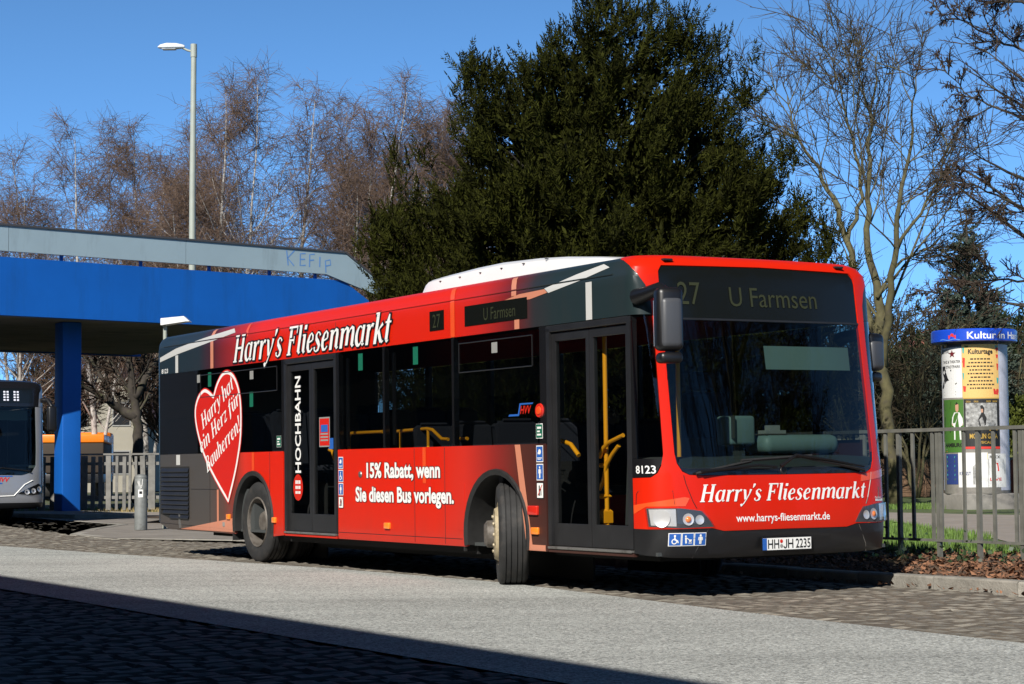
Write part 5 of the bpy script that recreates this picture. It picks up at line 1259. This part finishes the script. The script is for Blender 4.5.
# ================================================================== bollard
m_boll=mat('grey_bollard_paint',(.15,.16,.155),.6,var=.2,vscale=6,dirt=((.07,.07,.065),4,.5,.7))
e=empty('bollard',(-6.88,37,.012)); tag(e,'grey round bollard with stickers standing left of the bus rear','bollard')
mb=MB(); mb.lathe([(.118,0),(.118,.93),(.110,.94),(.110,.955),(.116,.96),(.10,1.0),(.06,1.02),(0,1.025)],28); mb.build('post',[m_boll],e,40)
def onpost(px0,px1,z0,z1,m,name,r=.1195):
    mb=MB(); n=6; vs=[]
    for i in range(n+1):
        a=-math.pi/2+px0+(px1-px0)*i/n; vs+=[(r*math.cos(a),r*math.sin(a),z0),(r*math.cos(a),r*math.sin(a),z1)]
    mb.add(vs,[(2*i,2*i+2,2*i+3,2*i+1) for i in range(n)]); return mb.build(name,[m],e)
onpost(-.25,.5,.60,.74,m_plate,'sticker'); onpost(-.1,.35,.66,.71,m_btext,'sticker_print',.1205)
for pts in ([(-.3,.90),(-.1,.80),(.35,.82),(.45,.93)],[(-.35,.86),(-.1,.90),(.1,.78)],[(.0,.76),(.3,.78),(.4,.86)]):
    mb=MB(); mb.tube([(.120*math.cos(-math.pi/2+a),.120*math.sin(-math.pi/2+a),z) for a,z in pts],.006,5); mb.build('scribble',[m_plate],e)
# ================================================================== paling fence
m_pal=mat('weathered_palings',(.17,.165,.15),.85,var=.3,vscale=2.5,dirt=((.09,.085,.075),2,.5,.7))
e=empty('paling_fence',(-13.2,52.3,0),math.atan2(-.55,8)); tag(e,'grey weathered paling fence behind the bollard and the blue pillar','fence')
rr=random.Random(17); x=0
for z in (.42,1.30,1.545):
    mb=MB(); mb.box((4.0,.06 if z<1.5 else 0,z),(8.2,.05,.08 if z<1.5 else .045)); mb.build('rail',[m_pal],e)
while x<8:
    wd=rr.choice((.07,.09,.11,.13,.18)); mb=MB(); mb.box((x+wd/2,0,.80+rr.uniform(-.02,.01)),(wd,.03,1.40+rr.uniform(-.02,.03)),ry=rr.gauss(0,.012),rz=rr.gauss(0,.12)); mb.build('paling',[m_pal],e); x+=wd+rr.choice((.05,.07,.09,.12))
# ================================================================== railing at the planting bed
m_rail=mat('weathered_galvanised_steel',(.15,.15,.13),.6,metal=.25,var=.25,vscale=6,dirt=((.16,.10,.055),5,.60,.75))
fx=BUS; e=empty('railing_fence',(*B2W(0,3.06)[:2],.17),TH); tag(e,'plain grey steel railing with flat upright bars along the planting bed','fence')
k0,k1=-8,4
mb=MB(); mb.box(((-1.41+1.15*(k0+k1)/2-.05),0,1.265),(1.15*(k1-k0)+.1,.05,.035)); mb.build('top_rail',[m_rail],e)
mb=MB(); mb.box(((-1.41+1.15*(k0+k1)/2-.05),0,.17),(1.15*(k1-k0)+.1,.04,.025)); mb.build('bottom_rail',[m_rail],e)
bar=None
def copyp(src,loc,rz=0):
    o=src.copy(); COL.objects.link(o); o.parent=src.parent; o.location=loc; o.rotation_euler=(0,0,rz); return o
mbb=MB(); mbb.box((0,0,0),(.036,.022,1.07)); mbp=MB(); mbp.box((0,0,0),(.042,.04,1.45))
bsrc=psrc=None
for k in range(k0,k1):
    x0=-1.41+1.15*k
    for dx in (0,.33,.74,1.03):
        if bsrc is None: bsrc=mbb.build('bar',[m_rail],e); o=bsrc
        else: o=copyp(bsrc,(0,0,0))
        o.location=(x0+dx,0,.718); o.rotation_euler=(0,0,rr.gauss(0,.1))
    for dx in (-.05,.52):
        if psrc is None: psrc=mbp.build('post',[m_rail],e); o=psrc
        else: o=copyp(psrc,(0,0,0))
        o.location=(x0+dx,.01,.52)
# ================================================================== advertising column
cx,cy=9.74,42.0; e=empty('advertising_column',(cx,cy,.15)); tag(e,'round advertising column pasted with posters under a blue Kultur in Hamburg ring','advertising column')
m_conc=mat('column_concrete',(.24,.225,.20),.85,var=.2,vscale=4,dirt=((.12,.11,.10),2,.5,.7)); m_cblue=mat('deep_blue_ring',(.010,.06,.48),.35,coat=.3)
m_blank=mat('pale_blank_paper',(.44,.45,.52),.6,var=.12,vscale=6)
TOC=Vector((-cx,-cy)).normalized(); RV=Vector((-TOC.y,TOC.x))
def cp(phi,z,r): v=RV*math.sin(phi)+TOC*math.cos(phi); return (v.x*r,v.y*r,z-.15)
zc=lambda y:1.0737+(472.8-y)*42/1995.8
ph_=lambda px:math.asin(max(-1,min(1,(px-975.5)/32.3)))
rbox('plinth',(0,0,.17),(1.30,1.30,.36),.03,[m_conc],e,rz=.23)
mb=MB(); mb.lathe([(.665,.34),(.675,.36),(.675,3.28),(.665,3.33),(.60,3.42),(.56,3.46),(.56,3.52),(0,3.52)],64); dr=mb.build('drum',[m_conc],e,40)
mb=MB(); mb.lathe([(.85,3.50),(.885,3.515),(.885,3.735),(.86,3.76),(0,3.80)],72); mb.lathe([(.85,3.50),(0,3.505)],72); ring=mb.build('top_ring',[m_cblue],e,35)
RB=.677
_pi=[0]
def patch(p0,p1,z0,z1,m,name,r,parent=dr,n=None):
    n=n or max(1,int(abs(p1-p0)/.09)); vs=[]
    for i in range(n+1):
        a=p0+(p1-p0)*i/n; vs+=[cp(a,z0,r),cp(a,z1,r)]
    mb=MB(); mb.add(vs,[(2*i,2*i+2,2*i+3,2*i+1) for i in range(n)]); return mb.build(name,[m] if not isinstance(m,list) else m,parent)
def ppix(x0,x1,y0,y1,m,name,lv=0,parent=dr): return patch(ph_(x0),ph_(x1),zc(y1),zc(y0),m,name,RB+.003+lv*.0015,parent)
m_cr=mat('cream_orange_paper',(.62,.40,.13),.6); m_pw=mat('poster_white',(.62,.62,.60),.6); m_pk=mat('poster_black',(.012,.011,.010),.5); m_pg=mat('poster_green',(.05,.14,.02),.6); m_pr=mat('poster_red',(.55,.03,.02),.6); m_py=mat('poster_yellow',(.75,.55,.06),.6); m_pb=mat('poster_navy',(.02,.04,.16),.6); m_skin=mat('poster_skin',(.45,.24,.15),.6); m_pgy=mat('poster_grey',(.25,.25,.24),.6,var=.7,vscale=14)
m_gold=mat('poster_gold',(.45,.28,.04),.5); m_pt=mat('poster_teal',(.05,.32,.28),.6)
patch(ph_(998.5),R(150),zc(497),zc(353),m_blank,'blank_paper',RB+.002); patch(R(-150),ph_(944.2),zc(497),zc(353),m_blank,'blank_paper',RB+.002)
def wtext(body,x0,x1,y0,cap,m,parent,lv=3,bold=.01,shear=0):
    v,f=text2d(body,bold,shear); xa=min(a for a,b in v); xb=max(a for a,b in v); p0,p1=ph_(x0),ph_(x1)
    mb=MB(); mb.add([cp(p0+(a-xa)/(xb-xa)*(p1-p0),zc(y0)+b/CAPH*cap*42/1995.8,RB+.003+lv*.0015) for a,b in v],f); return mb.build('poster_text',[m],parent)
# white poster with a leaning figure
A=ppix(943.6,963.2,355.5,405.5,m_pw,'poster')
wtext('FESTIVAL',944.5,951.5,361,3.4,m_pk,A); 
def blob(pts,m,parent,lv=2,name='poster_print'):
    mb=MB(); mb.add([cp(ph_(a),zc(b),RB+.003+lv*.0015) for a,b in pts],[tuple(range(len(pts)))]); return mb.build(name,[m],parent)
blob([(954+3.6*(1 if k%2==0 else .42)*math.sin(2*math.pi*k/10),362-4.2*(1 if k%2==0 else .42)*math.cos(2*math.pi*k/10)) for k in range(10)],mat('poster_maroon',(.12,.01,.015),.6),A)
wtext('TANZ & THEATER',945.5,962,371,2.6,m_pk,A); wtext('IM STADTPARK',946,962,376,2.6,m_pk,A)
blob([(944.5,374),(946.5,373.5),(947.5,380),(953,386),(958.5,391),(957,392.4),(950,388),(948,389),(945,396),(944,395),(946,386),(944.5,380)],m_pk,A); blob([(946.8,377),(953,377.5),(953,379),(947,379.5)],m_pk,A,2.6)
for y in (399,402): blob([(946,y),(957,y),(957,y+1),(946,y+1)],m_pgy,A)
# orange poster
Bp=ppix(963.4,998.4,353,406,m_cr,'poster'); 
wtext('Kulturtage',969.5,993,362.5,4.6,m_pk,Bp,bold=.03)
for i in range(9):
    y=367+i*3.6; w_=9.5+(i*37%5)*.9
    rr2=random.Random(i); xx=981-w_
    while xx<981+w_:
        l=rr2.uniform(1.2,3.2); blob([(xx,y),(min(xx+l,981+w_),y),(min(xx+l,981+w_),y+1.4),(xx,y+1.4)],m_dbark,Bp,1.5+rr2.random(),'poster_line'); xx+=l+.8
for (a,b,c,d,m) in ((963.8,356,966,362,m_pt),(964,366,966.5,376,m_pr),(963.8,381,965.4,388,m_pt),(964,394,967,400,m_pr),(995.5,354,998,360,m_pt),(996,363,998.2,367,m_pr),(996.4,372,998.2,379,m_pr),(996.2,386,998.2,392,m_pt),(993,397,998,403,m_pr),(966,354,970,356.5,m_pg)):
    blob([(a,b),(c,b+.6),(c-.5,d),(a+.4,d-.4)],m,Bp,1.5)
for k,(sx_,sy_) in enumerate(((965,370),(997,358),(996.8,399))): blob([(sx_+1.3*math.cos(k+j),sy_+2.0*math.sin(k+j)) for j in np.linspace(0,5.4,7)],m_pr,Bp,2.2)
patch(ph_(964),ph_(998),zc(406.8),zc(405.9),m_gold,'poster_strip',RB+.004)
# green poster with a figure in a white shirt
Cp=ppix(944.9,964.0,407.2,459.5,m_pg,'poster')
blob([(944.95,449),(963.9,449),(963.9,459.3),(944.95,459.3)],m_pw,Cp,1); blob([(945,410),(952,409),(951,416),(946,418)],m_pk,Cp,1); blob([(946,424),(952,426),(951,440),(945.5,441)],m_pk,Cp,1.3)
blob([(955,420),(960,420),(963,426),(963.5,432),(961,434),(961.5,447),(954.5,447),(954.5,434),(952.5,432),(953,425)],m_pw,Cp,2); blob([(956,412),(957.5,410.5),(959.3,412),(959.2,418),(957.8,420.2),(956.3,418)],m_skin,Cp,2.5); blob([(955.8,413),(957.5,409.6),(959.6,413),(958.5,411.8)],m_pk,Cp,3); blob([(952.6,431),(963.2,431),(963,433.2),(953,433.2)],m_skin,Cp,3.1)
wtext('HAMBURG',946,963.3,454,3.6,m_pk,Cp,bold=.04)
for y in (456,458): blob([(947,y),(962,y),(962,y+.9),(947,y+.9)],m_pr if y>457 else m_pgy,Cp,2)
# black poster
Dp=ppix(964.3,998.2,407.3,456.3,m_pk,'poster'); ppix(966,996,411,436,m_pgy,'poster_print',1,Dp); blob([(980,414),(982,413),(984,416),(983.5,421),(986,426),(985,433),(979,434),(978,427),(981,421)],m_pk,Dp,2); blob([(980.6,417),(982.6,417),(982.6,420.5),(981,420.5)],m_skin,Dp,2.6)
for x in (966.5,974,986,992): wtext('GALA' if x<980 else 'SHOW',x,x+4.5,410.5,1.8,m_gold,Dp,2)
wtext('MOULIN GALA',969.5,996,446,4.6,m_gold,Dp,bold=.02); wtext('MUSICAL',975,990,451,2.4,m_gold,Dp); ppix(964.3,998.2,454,456.3,m_pr,'poster_strip',1,Dp)
blob([(988,436),(996,435),(996,438),(988.5,438.5)],m_gold,Dp,2)
# lower row
Ep=ppix(946.2,957.6,461,491,m_pb,'poster')
for i in range(6): blob([(947,463+i*4.4),(955,463+i*4.4),(954.6,465+i*4.4),(947.2,465+i*4.4)],m_pg if i%2 else m_pt,Ep,2)
Fp=ppix(957.9,986.3,459.8,494,m_pw,'poster'); blob([(964,460.2),(986,460.2),(986,466.5),(964,467)],m_py,Fp,1); blob([(971.5,474),(975.6,470),(978.4,474),(979.5,487),(977,491),(972,491)],m_pgy,Fp,2); blob([(974.6,465.6),(976.6,464.6),(978,467),(977,470.4),(975,470)],m_skin,Fp,2.4); wtext('KUNST',959,970,482,3.4,m_pb,Fp)
Gp=ppix(986.6,1003.6,461,494,m_pw,'poster'); blob([(987,466),(1001,466),(1002.4,481),(987,482)],m_pk,Gp,1); blob([(990,471),(996,470),(997,478),(991,479)],m_pr,Gp,2); blob([(992,467.5),(994,467.5),(994.4,470.6),(992,470.8)],m_skin,Gp,2.5); wtext('ROCK',988,998,465.5,2.6,m_pk,Gp); wtext('LIVE',988,999,487.5,2.8,m_pr,Gp)
# ring lettering and emblem
v,f=text2d('Kultur in Hamburg',.015); xa=min(a for a,b in v); xb=max(a for a,b in v)
mb=MB(); mb.add([cp(R(-9)+(a-xa)/(xb-xa)*R(116),3.70+b/CAPH*.14,.8865) for a,b in v],f); mb.build('ring_lettering',[m_wtext],ring)
em=[(-.09,0),(-.09,.10),(-.065,.10),(-.065,.085),(-.04,.085),(-.04,.13),(-.015,.13),(0,.155),(.015,.13),(.04,.13),(.04,.085),(.065,.085),(.065,.10),(.09,.10),(.09,0)]
mb=MB(); mb.add([cp(R(-30)+a/.895,3.705+b*.8,.8865) for a,b in em],[tuple(range(len(em)))]); mb.build('tower_emblem',[m_pr],ring)
mb=MB(); vs=[]
for i in range(13):
    a=-.32+.5*i/12; z=3.695+.012*math.sin(i*.9); vs+=[cp(R(-30)+a/.895,z-.012,.8865),cp(R(-30)+a/.895,z+.004,.8865)]
mb.add(vs,[(2*i,2*i+2,2*i+3,2*i+1) for i in range(12)]); mb.build('wave_line',[mat('pale_blue_print',(.10,.25,.60),.5)],ring)
# ================================================================== timber fence, cabinet, stand
m_tim=mat('brown_timber',(.13,.075,.04),.8,var=.3,vscale=3,dirt=((.08,.05,.03),2,.5,.7))
e=empty('timber_fence',(8.6,58.4,.15)); tag(e,'brown fence of horizontal timber boards between the mossy trunk and the column','fence')
for i in range(9):
    mb=MB(); mb.box((3.4,0,.10+i*.123),(6.8,.03,.11),rx=R(6)); mb.build('board',[m_tim],e)
for i in range(5):
    mb=MB(); mb.box((i*1.7,-.05,.58),(.09,.07,1.2)); mb.build('post',[m_tim],e)
m_rust=mat('rust_orange_paint',(.30,.055,.018),.6,var=.2,vscale=3); 
e=empty('switch_cabinet',(12.05,45.2,.17)); tag(e,'rust orange cabinet with grey sprayed loops beside the column at the right border','cabinet')
rbox('body',(0,0,.52),(1.7,.5,1.04),.02,[m_rust],e); rbox('lid',(0,0,1.06),(1.78,.56,.06),.015,[m_conc],e)
for c0,r0 in (((-.62,.62),.17),((-.2,.55),.22)):
    mb=MB(); mb.tube([(c0[0]+r0*math.cos(a),-.255,c0[1]+1.3*r0*math.sin(a)) for a in np.linspace(.3,6.0,14)],.028,5); mb.build('spray_loop',[m_greys],e)
e=empty('steel_hoop',(11.32,44.6,.17)); tag(e,'pale steel hoop stand in front of the rust orange cabinet','hoop stand')
mb=MB(); mb.tube([(0,0,-.05),(0,0,1.12),(.03,0,1.16),(1.2,0,1.16),(1.23,0,1.12),(1.23,0,-.05)],.03,8); mb.build('hoop',[m_steel],e,50)
# ================================================================== far houses and lorry
m_stucco=mat('cream_stucco',(.27,.25,.20),.85,var=.08,vscale=1); m_tile=mat('red_brown_roof_tiles',(.20,.075,.045),.8,var=.2,vscale=4); m_win=mat('dark_window_pane',(.02,.022,.025),.08); m_brick=mat('red_brown_brick',(.17,.075,.05),.85,var=.25,vscale=3)
def house(x,y,w_,d,h,rf,mw,label,rz=0):
    e=empty('house',(x,y,0),rz); tag(e,label,'house')
    mb=MB(); mb.prism([(-w_/2,0),(w_/2,0),(w_/2,h),(0,h+rf),(-w_/2,h)],-d/2,d/2,0,lambda a,b,c:(a,c,b)); wl=mb.build('wall',[mw],e)
    for s in (-1,1):
        mb=MB(); mb.prism([(s*(w_/2+.3),h-.3*rf/(w_/2)),(0,h+rf+.0),(0,h+rf+.18),(s*(w_/2+.3),h+.18-.3*rf/(w_/2))],-d/2-.3,d/2+.3,0,lambda a,b,c:(a,c,b)); mb.build('roof',[m_tile],e)
    for wx in (-w_*.25,w_*.25):
        for wz in (1.6,4.2):
            if wz<h+.3:
                mb=MB(); mb.box((wx,-d/2-.02,wz),(1.0,.06,1.3)); f_=mb.build('window',[m_greys],e); mb=MB(); mb.box((wx,-d/2-.055,wz),(.86,.02,1.16)); mb.build('pane',[m_win],f_)
house(-22.2,112,4.6,9,4.3,3.6,m_stucco,'cream gabled house glimpsed beneath the bridge deck behind the crooked tree')
house(19.2,92,8,8,4.2,3.0,m_brick,'red brown brick house hidden behind the evergreens right of the bus')
m_lor=mat('orange_lorry_paint',(.80,.20,.012),.4,coat=.3)
e=empty('lorry',(-16.7,76,0),R(8)); tag(e,'orange lorry parked beyond the paling fence on both sides of the blue pillar','lorry')
rbox('box_body',(0,2.2,1.62),(2.3,5.2,1.14),.05,[mat('dark_tarpaulin',(.035,.024,.016),.8)],e); rbox('roof_cover',(0,2.2,2.36),(2.34,5.24,.32),.05,[m_lor],e); rbox('cab',(0,6.0,1.7),(2.2,1.8,2.0),.12,[m_lor],e); rbox('flatbed',(0,2.3,.85),(2.3,5.6,.35),.03,[m_trim],e)
for s in (-1,1):
    for yy in (.6,5.8):
        mb=MB(); mb.lathe([(.0,-.14),(.28,-.14),(.45,-.13),(.48,0),(.45,.13),(0,.14)],24,'x',(s*.98,yy,.48)); mb.build('wheel',[m_tyre],e,40)
for s in (-.85,.85): rbox('tail_light',(s,-.42,.85),(.3,.06,.14),.01,[m_redlamp],e)
# ================================================================== silver bus
def build_silver():
    a=Vector((-10.08,43.0)); c,s=math.cos(TH),math.sin(TH); l=Vector((-.06,1.235)); o=a-Vector((l.x*c-l.y*s,l.x*s+l.y*c))
    root=empty('city_bus',(o.x,o.y,0),TH); tag(root,'silver city bus with dark windscreen waiting under the blue bridge at the left border','bus')
    root.scale=(1,1,1.055)
    wR=RX(-11.74); b=[(wR,2.37),(-1.16,2.37),(-1.2,2.66),(-1.35,2.80),(-1.6,2.90),(-1.62,2.955),(wR,2.955)]
    panel('roof_band',[b],[m_silver],root,0,.02); panel('roof_band',[mir(b)],[m_silver],root,0,.02)
    cap=[(-1.62,2.955),(-1.6,2.90),(-1.35,2.80),(-1.2,2.66),(-1.16,2.37),(0,2.37),(0,2.955)]
    panel('front_display_cap',[cap,mir(cap)],[m_black],root,.002,.03,.05)
    e=(wR,.40),(-(WF+LS+RR*1.571+1.135),.40),(-(WF+LS+RR*1.571+1.135),2.9),(wR,2.9)
    panel('rear_wall',[list(e),mir(list(e))],[m_silver],root,0,.02)
    for fx in (RX,LXw):
        S=[(fx(-11.74),.36)]+arc_out(-8.55,.478,.60,fx,.36)[::-1]+arc_out(-2.68,.478,.60,fx,.36)[::-1]+[(fx(-.45),.36),(fx(-.45),1.2),(fx(-11.74),1.2)]
        panel('side_panel',[S],[m_silver],root,0,.03)
        for x0,x1 in ((-11.7,-9.3),(-9.25,-7.2),(-7.15,-5.1),(-5.05,-3.0),(-2.95,-1.6),(-1.55,-.45)):
            W_=rect(fx(x0),fx(x1),1.205,2.365) if fx is RX else rect(fx(x1),fx(x0),1.205,2.365)
            panel('window',[W_],[m_black],root,.002,.02)
    low=[(0,.50),(0,.99),(-.75,.97),(-.98,1.02),(-1.06,1.16),(-1.07,1.5),(-1.07,2.37),(-1.16,2.37),(-1.55,2.37),(-1.55,.50)]
    low=[(0,.42),(0,.98),(-.72,.97),(-.95,1.02),(-1.06,1.16),(-1.08,1.5),(-1.09,2.36),(-1.30,2.36),(-1.30,1.5),(-1.55,1.2),(-1.55,.42)]
    panel('front_mask',[low,mir(low)],[m_silver],root,.004,.03,.05)
    qw=[(-1.55,1.21),(-1.31,1.51),(-1.31,2.36),(-1.55,2.36)]; panel('quarter_window',[qw],[m_black],root,.001,.02); panel('quarter_window',[mir(qw)],[m_black],root,.001,.02)
    bp=[(0,.30),(0,.415),(-1.55,.415),(-1.55,.33)]; panel('bumper',[bp,mir(bp)],[m_bump],root,0,.06,.05)
    ws=[(0,.99),(0,2.36),(-1.08,2.36),(-1.07,1.5),(-1.05,1.17),(-.94,1.035),(-.72,.982)]
    panel('windscreen',[ws,mir(ws)],[m_wglass],root,.001,0,.05)
    ws=[(0,.985),(0,1.12),(-1.0,1.12),(-.94,1.03),(-.72,.976)]; panel('windscreen_border',[ws,mir(ws)],[m_black],root,-.004,.01,.05)
    sg=rect(-1.02,1.02,2.44,2.74,.03); ds=panel('destination_sign',[sg],[m_sign],root,.006,.01,.05)
    for (lx,lz) in [(cxx+j*.07,2.50+i*.055) for cxx in (.40,.62) for i in range(4) for j in range(2)]+[(.20,2.575),(.25,2.575)]:
        wrap([(rect(lx-.022,lx+.022,lz-.016,lz+.016),[(0,1,2,3)],.009,0)],'led_dot',[m_ledw],ds,lambda a,b:(a,b))
    for sgn in (-1,1):
        ol=[(.62,.60),(.95,.565),(1.22,.60),(1.27,.74),(1.10,.80),(.88,.72)]; ol=ol if sgn>0 else mir(ol)
        h=panel('headlight',[ol],[m_black],root,.008,.02,.05)
        for cxx,czz in ((.83,.635),(.98,.655),(1.12,.69)):
            tmp=MB(); tmp.lathe([(.055,.004),(.05,.0),(.03,-.004),(0,-.005)],18); cc=surf(sgn*cxx,czz,.012); qm=(surf(sgn*cxx,czz,.03)-surf(sgn*cxx,czz,.01)).to_track_quat('Z','Y').to_matrix(); mb=MB(); mb.add([cc+qm@Vector(v) for v in tmp.v],tmp.f); mb.build('lamp_bowl',[m_chrome],h,60)
        panel('headlight_lens',[ol],[m_lens],h,.03,.02,.05)
        g=MB(); g.tube([surf(sgn*x,z,.008) for x,z in ((.2,.55),(.55,.56),(.78,.78),(.95,.86),(1.32,.90))],.014,5); g.build('chrome_line',[m_plate],root)
        mh=rbox('side_mirror',(.02,sgn*1.37,2.12),(.16,.2,.52),.05,[m_btext],root); a_=MB(); a_.tube([(.02,sgn*1.37,2.36),(-.1,sgn*1.32,2.5),(-.3,sgn*1.24,2.5)],[.04,.05,.05],8); a_.build('mirror_arm',[m_btext],mh,50)
        for fr,xa in ((True,-2.70),(False,-8.55)):
            wh=make_wheel(fr); wh.parent=root; wh.location=(xa,sgn*1.10,.478); wh.rotation_euler=(0,0,math.pi if sgn>0 else 0)
    v,fc=text2d('HVV',.03,.3); xa=min(p for p,q in v); xb=max(p for p,q in v)
    wrap([([(.16+(p-xa)/(xb-xa)*.30,.845+q/CAPH*.085) for p,q in v],fc,.009,0),(rect(.0,.30,.80,.825),[(0,1,2,3)],.0085,1),(rect(.20,.52,.945,.965),[(0,1,2,3)],.0085,1)],'network_logo',[m_redlamp,m_blue],root,lambda a,b:(a,b))
    wp=MB(); wp.tube([surf(x,z,.04) for x,z in ((.9,1.05),(.3,1.12),(.05,1.08))],.014,5); wp.build('wiper',[m_btext],root)
    u=MB(); u.box((-5.9,0,.36),(11.2,2.3,.14)); u.build('chassis',[m_under],root)
    f=MB(); f.box((-5.9,0,.5),(11.2,2.4,.04)); f.build('cabin_floor',[m_int],root)
    dk=[(-1.16+2.32*i/16) for i in range(17)]; vs=[]
    for y in dk:
        xf=surf0(y*.95,1.1).x-.05; vs+=[(xf,y,1.02),(xf-.12,y,1.10),(xf-.6,y,1.12)]
    d=MB(); d.add(vs,[(i*3+k,(i+1)*3+k,(i+1)*3+k+1,i*3+k+1) for i in range(16) for k in range(2)]); d.build('dashboard',[m_int],root,40)
    rbox('driver_seat',(-1.9,.66,1.35),(.14,.5,.9),.05,[m_seat],root); 
    bl=MB(); bl.box((-.55,.55,2.2),(.02,.9,.2)); bl.build('sunblind',[m_blind],root)
build_silver()
# ================================================================== station building behind the camera (throws the foreground shade)
m_dull=mat('dusty_window',(.02,.02,.02),.6,spec=.2); m_sbrick=mat('dark_station_brick',(.07,.04,.03),.85,var=.25,vscale=2); m_ssand=mat('tan_station_render',(.20,.135,.075),.85,var=.1,vscale=1)
e=empty('station_building',(*B2W(-5,-13.62)[:2],0),TH); tag(e,'long brown brick station building with tan ground floor facing the bus lane','building')
mb=MB(); mb.box((0,-6,1.55),(150,12,3.1)); mb.build('ground_floor',[m_ssand],e); mb=MB(); mb.box((0,-6,5.5),(150,12,4.8)); mb.build('wall',[m_sbrick],e); mb=MB(); mb.box((0,-6,7.96),(150.2,12.2,.12)); mb.build('roof',[m_cap],e)
for i in range(44):
    x=-73+i*3.4; mb=MB(); mb.box((x,.02,5.4),(1.6,.08,1.8)); mb.build('window',[m_dull],e)
    mb=MB(); mb.box((x,.02,1.6),(2.0,.08,1.9)); mb.build('shop_window',[m_dull],e)
# trees and shrubs across the road to the right of the camera, mirrored in the windscreen
src=[o for o in bpy.data.objects if o.name=='bare_tree'][0]
for i,(x,y,lb) in enumerate(((16,10.5,'leafless street tree right of the camera, nearest the kerb'),(20,7.5,'leafless street tree right of the camera beside the alder'),(21,1.5,'leafless street tree right of the camera furthest back'),(27,8,'leafless street tree right of the camera behind the first row'))):
    o=copy_tree(src); o.location=(x,y,0); o.rotation_euler=(0,0,i*1.3); o['label']=lb; o['group']='street trees right of the camera'
for i,(x,y) in enumerate(((35,1),(37,7),(34,-6),(42,12))): shrub('evergreen_shrub',(x,y,0),4,3.5,6.0,m_hedge,300+i,('dense evergreen beyond the street trees, first from the road','dense evergreen beyond the street trees, second from the road','dense evergreen beyond the street trees, towards the station','dense evergreen beyond the street trees, towards the lawn')[i],nb=260,ll=.3,lw=.09,group='evergreens right of the camera')
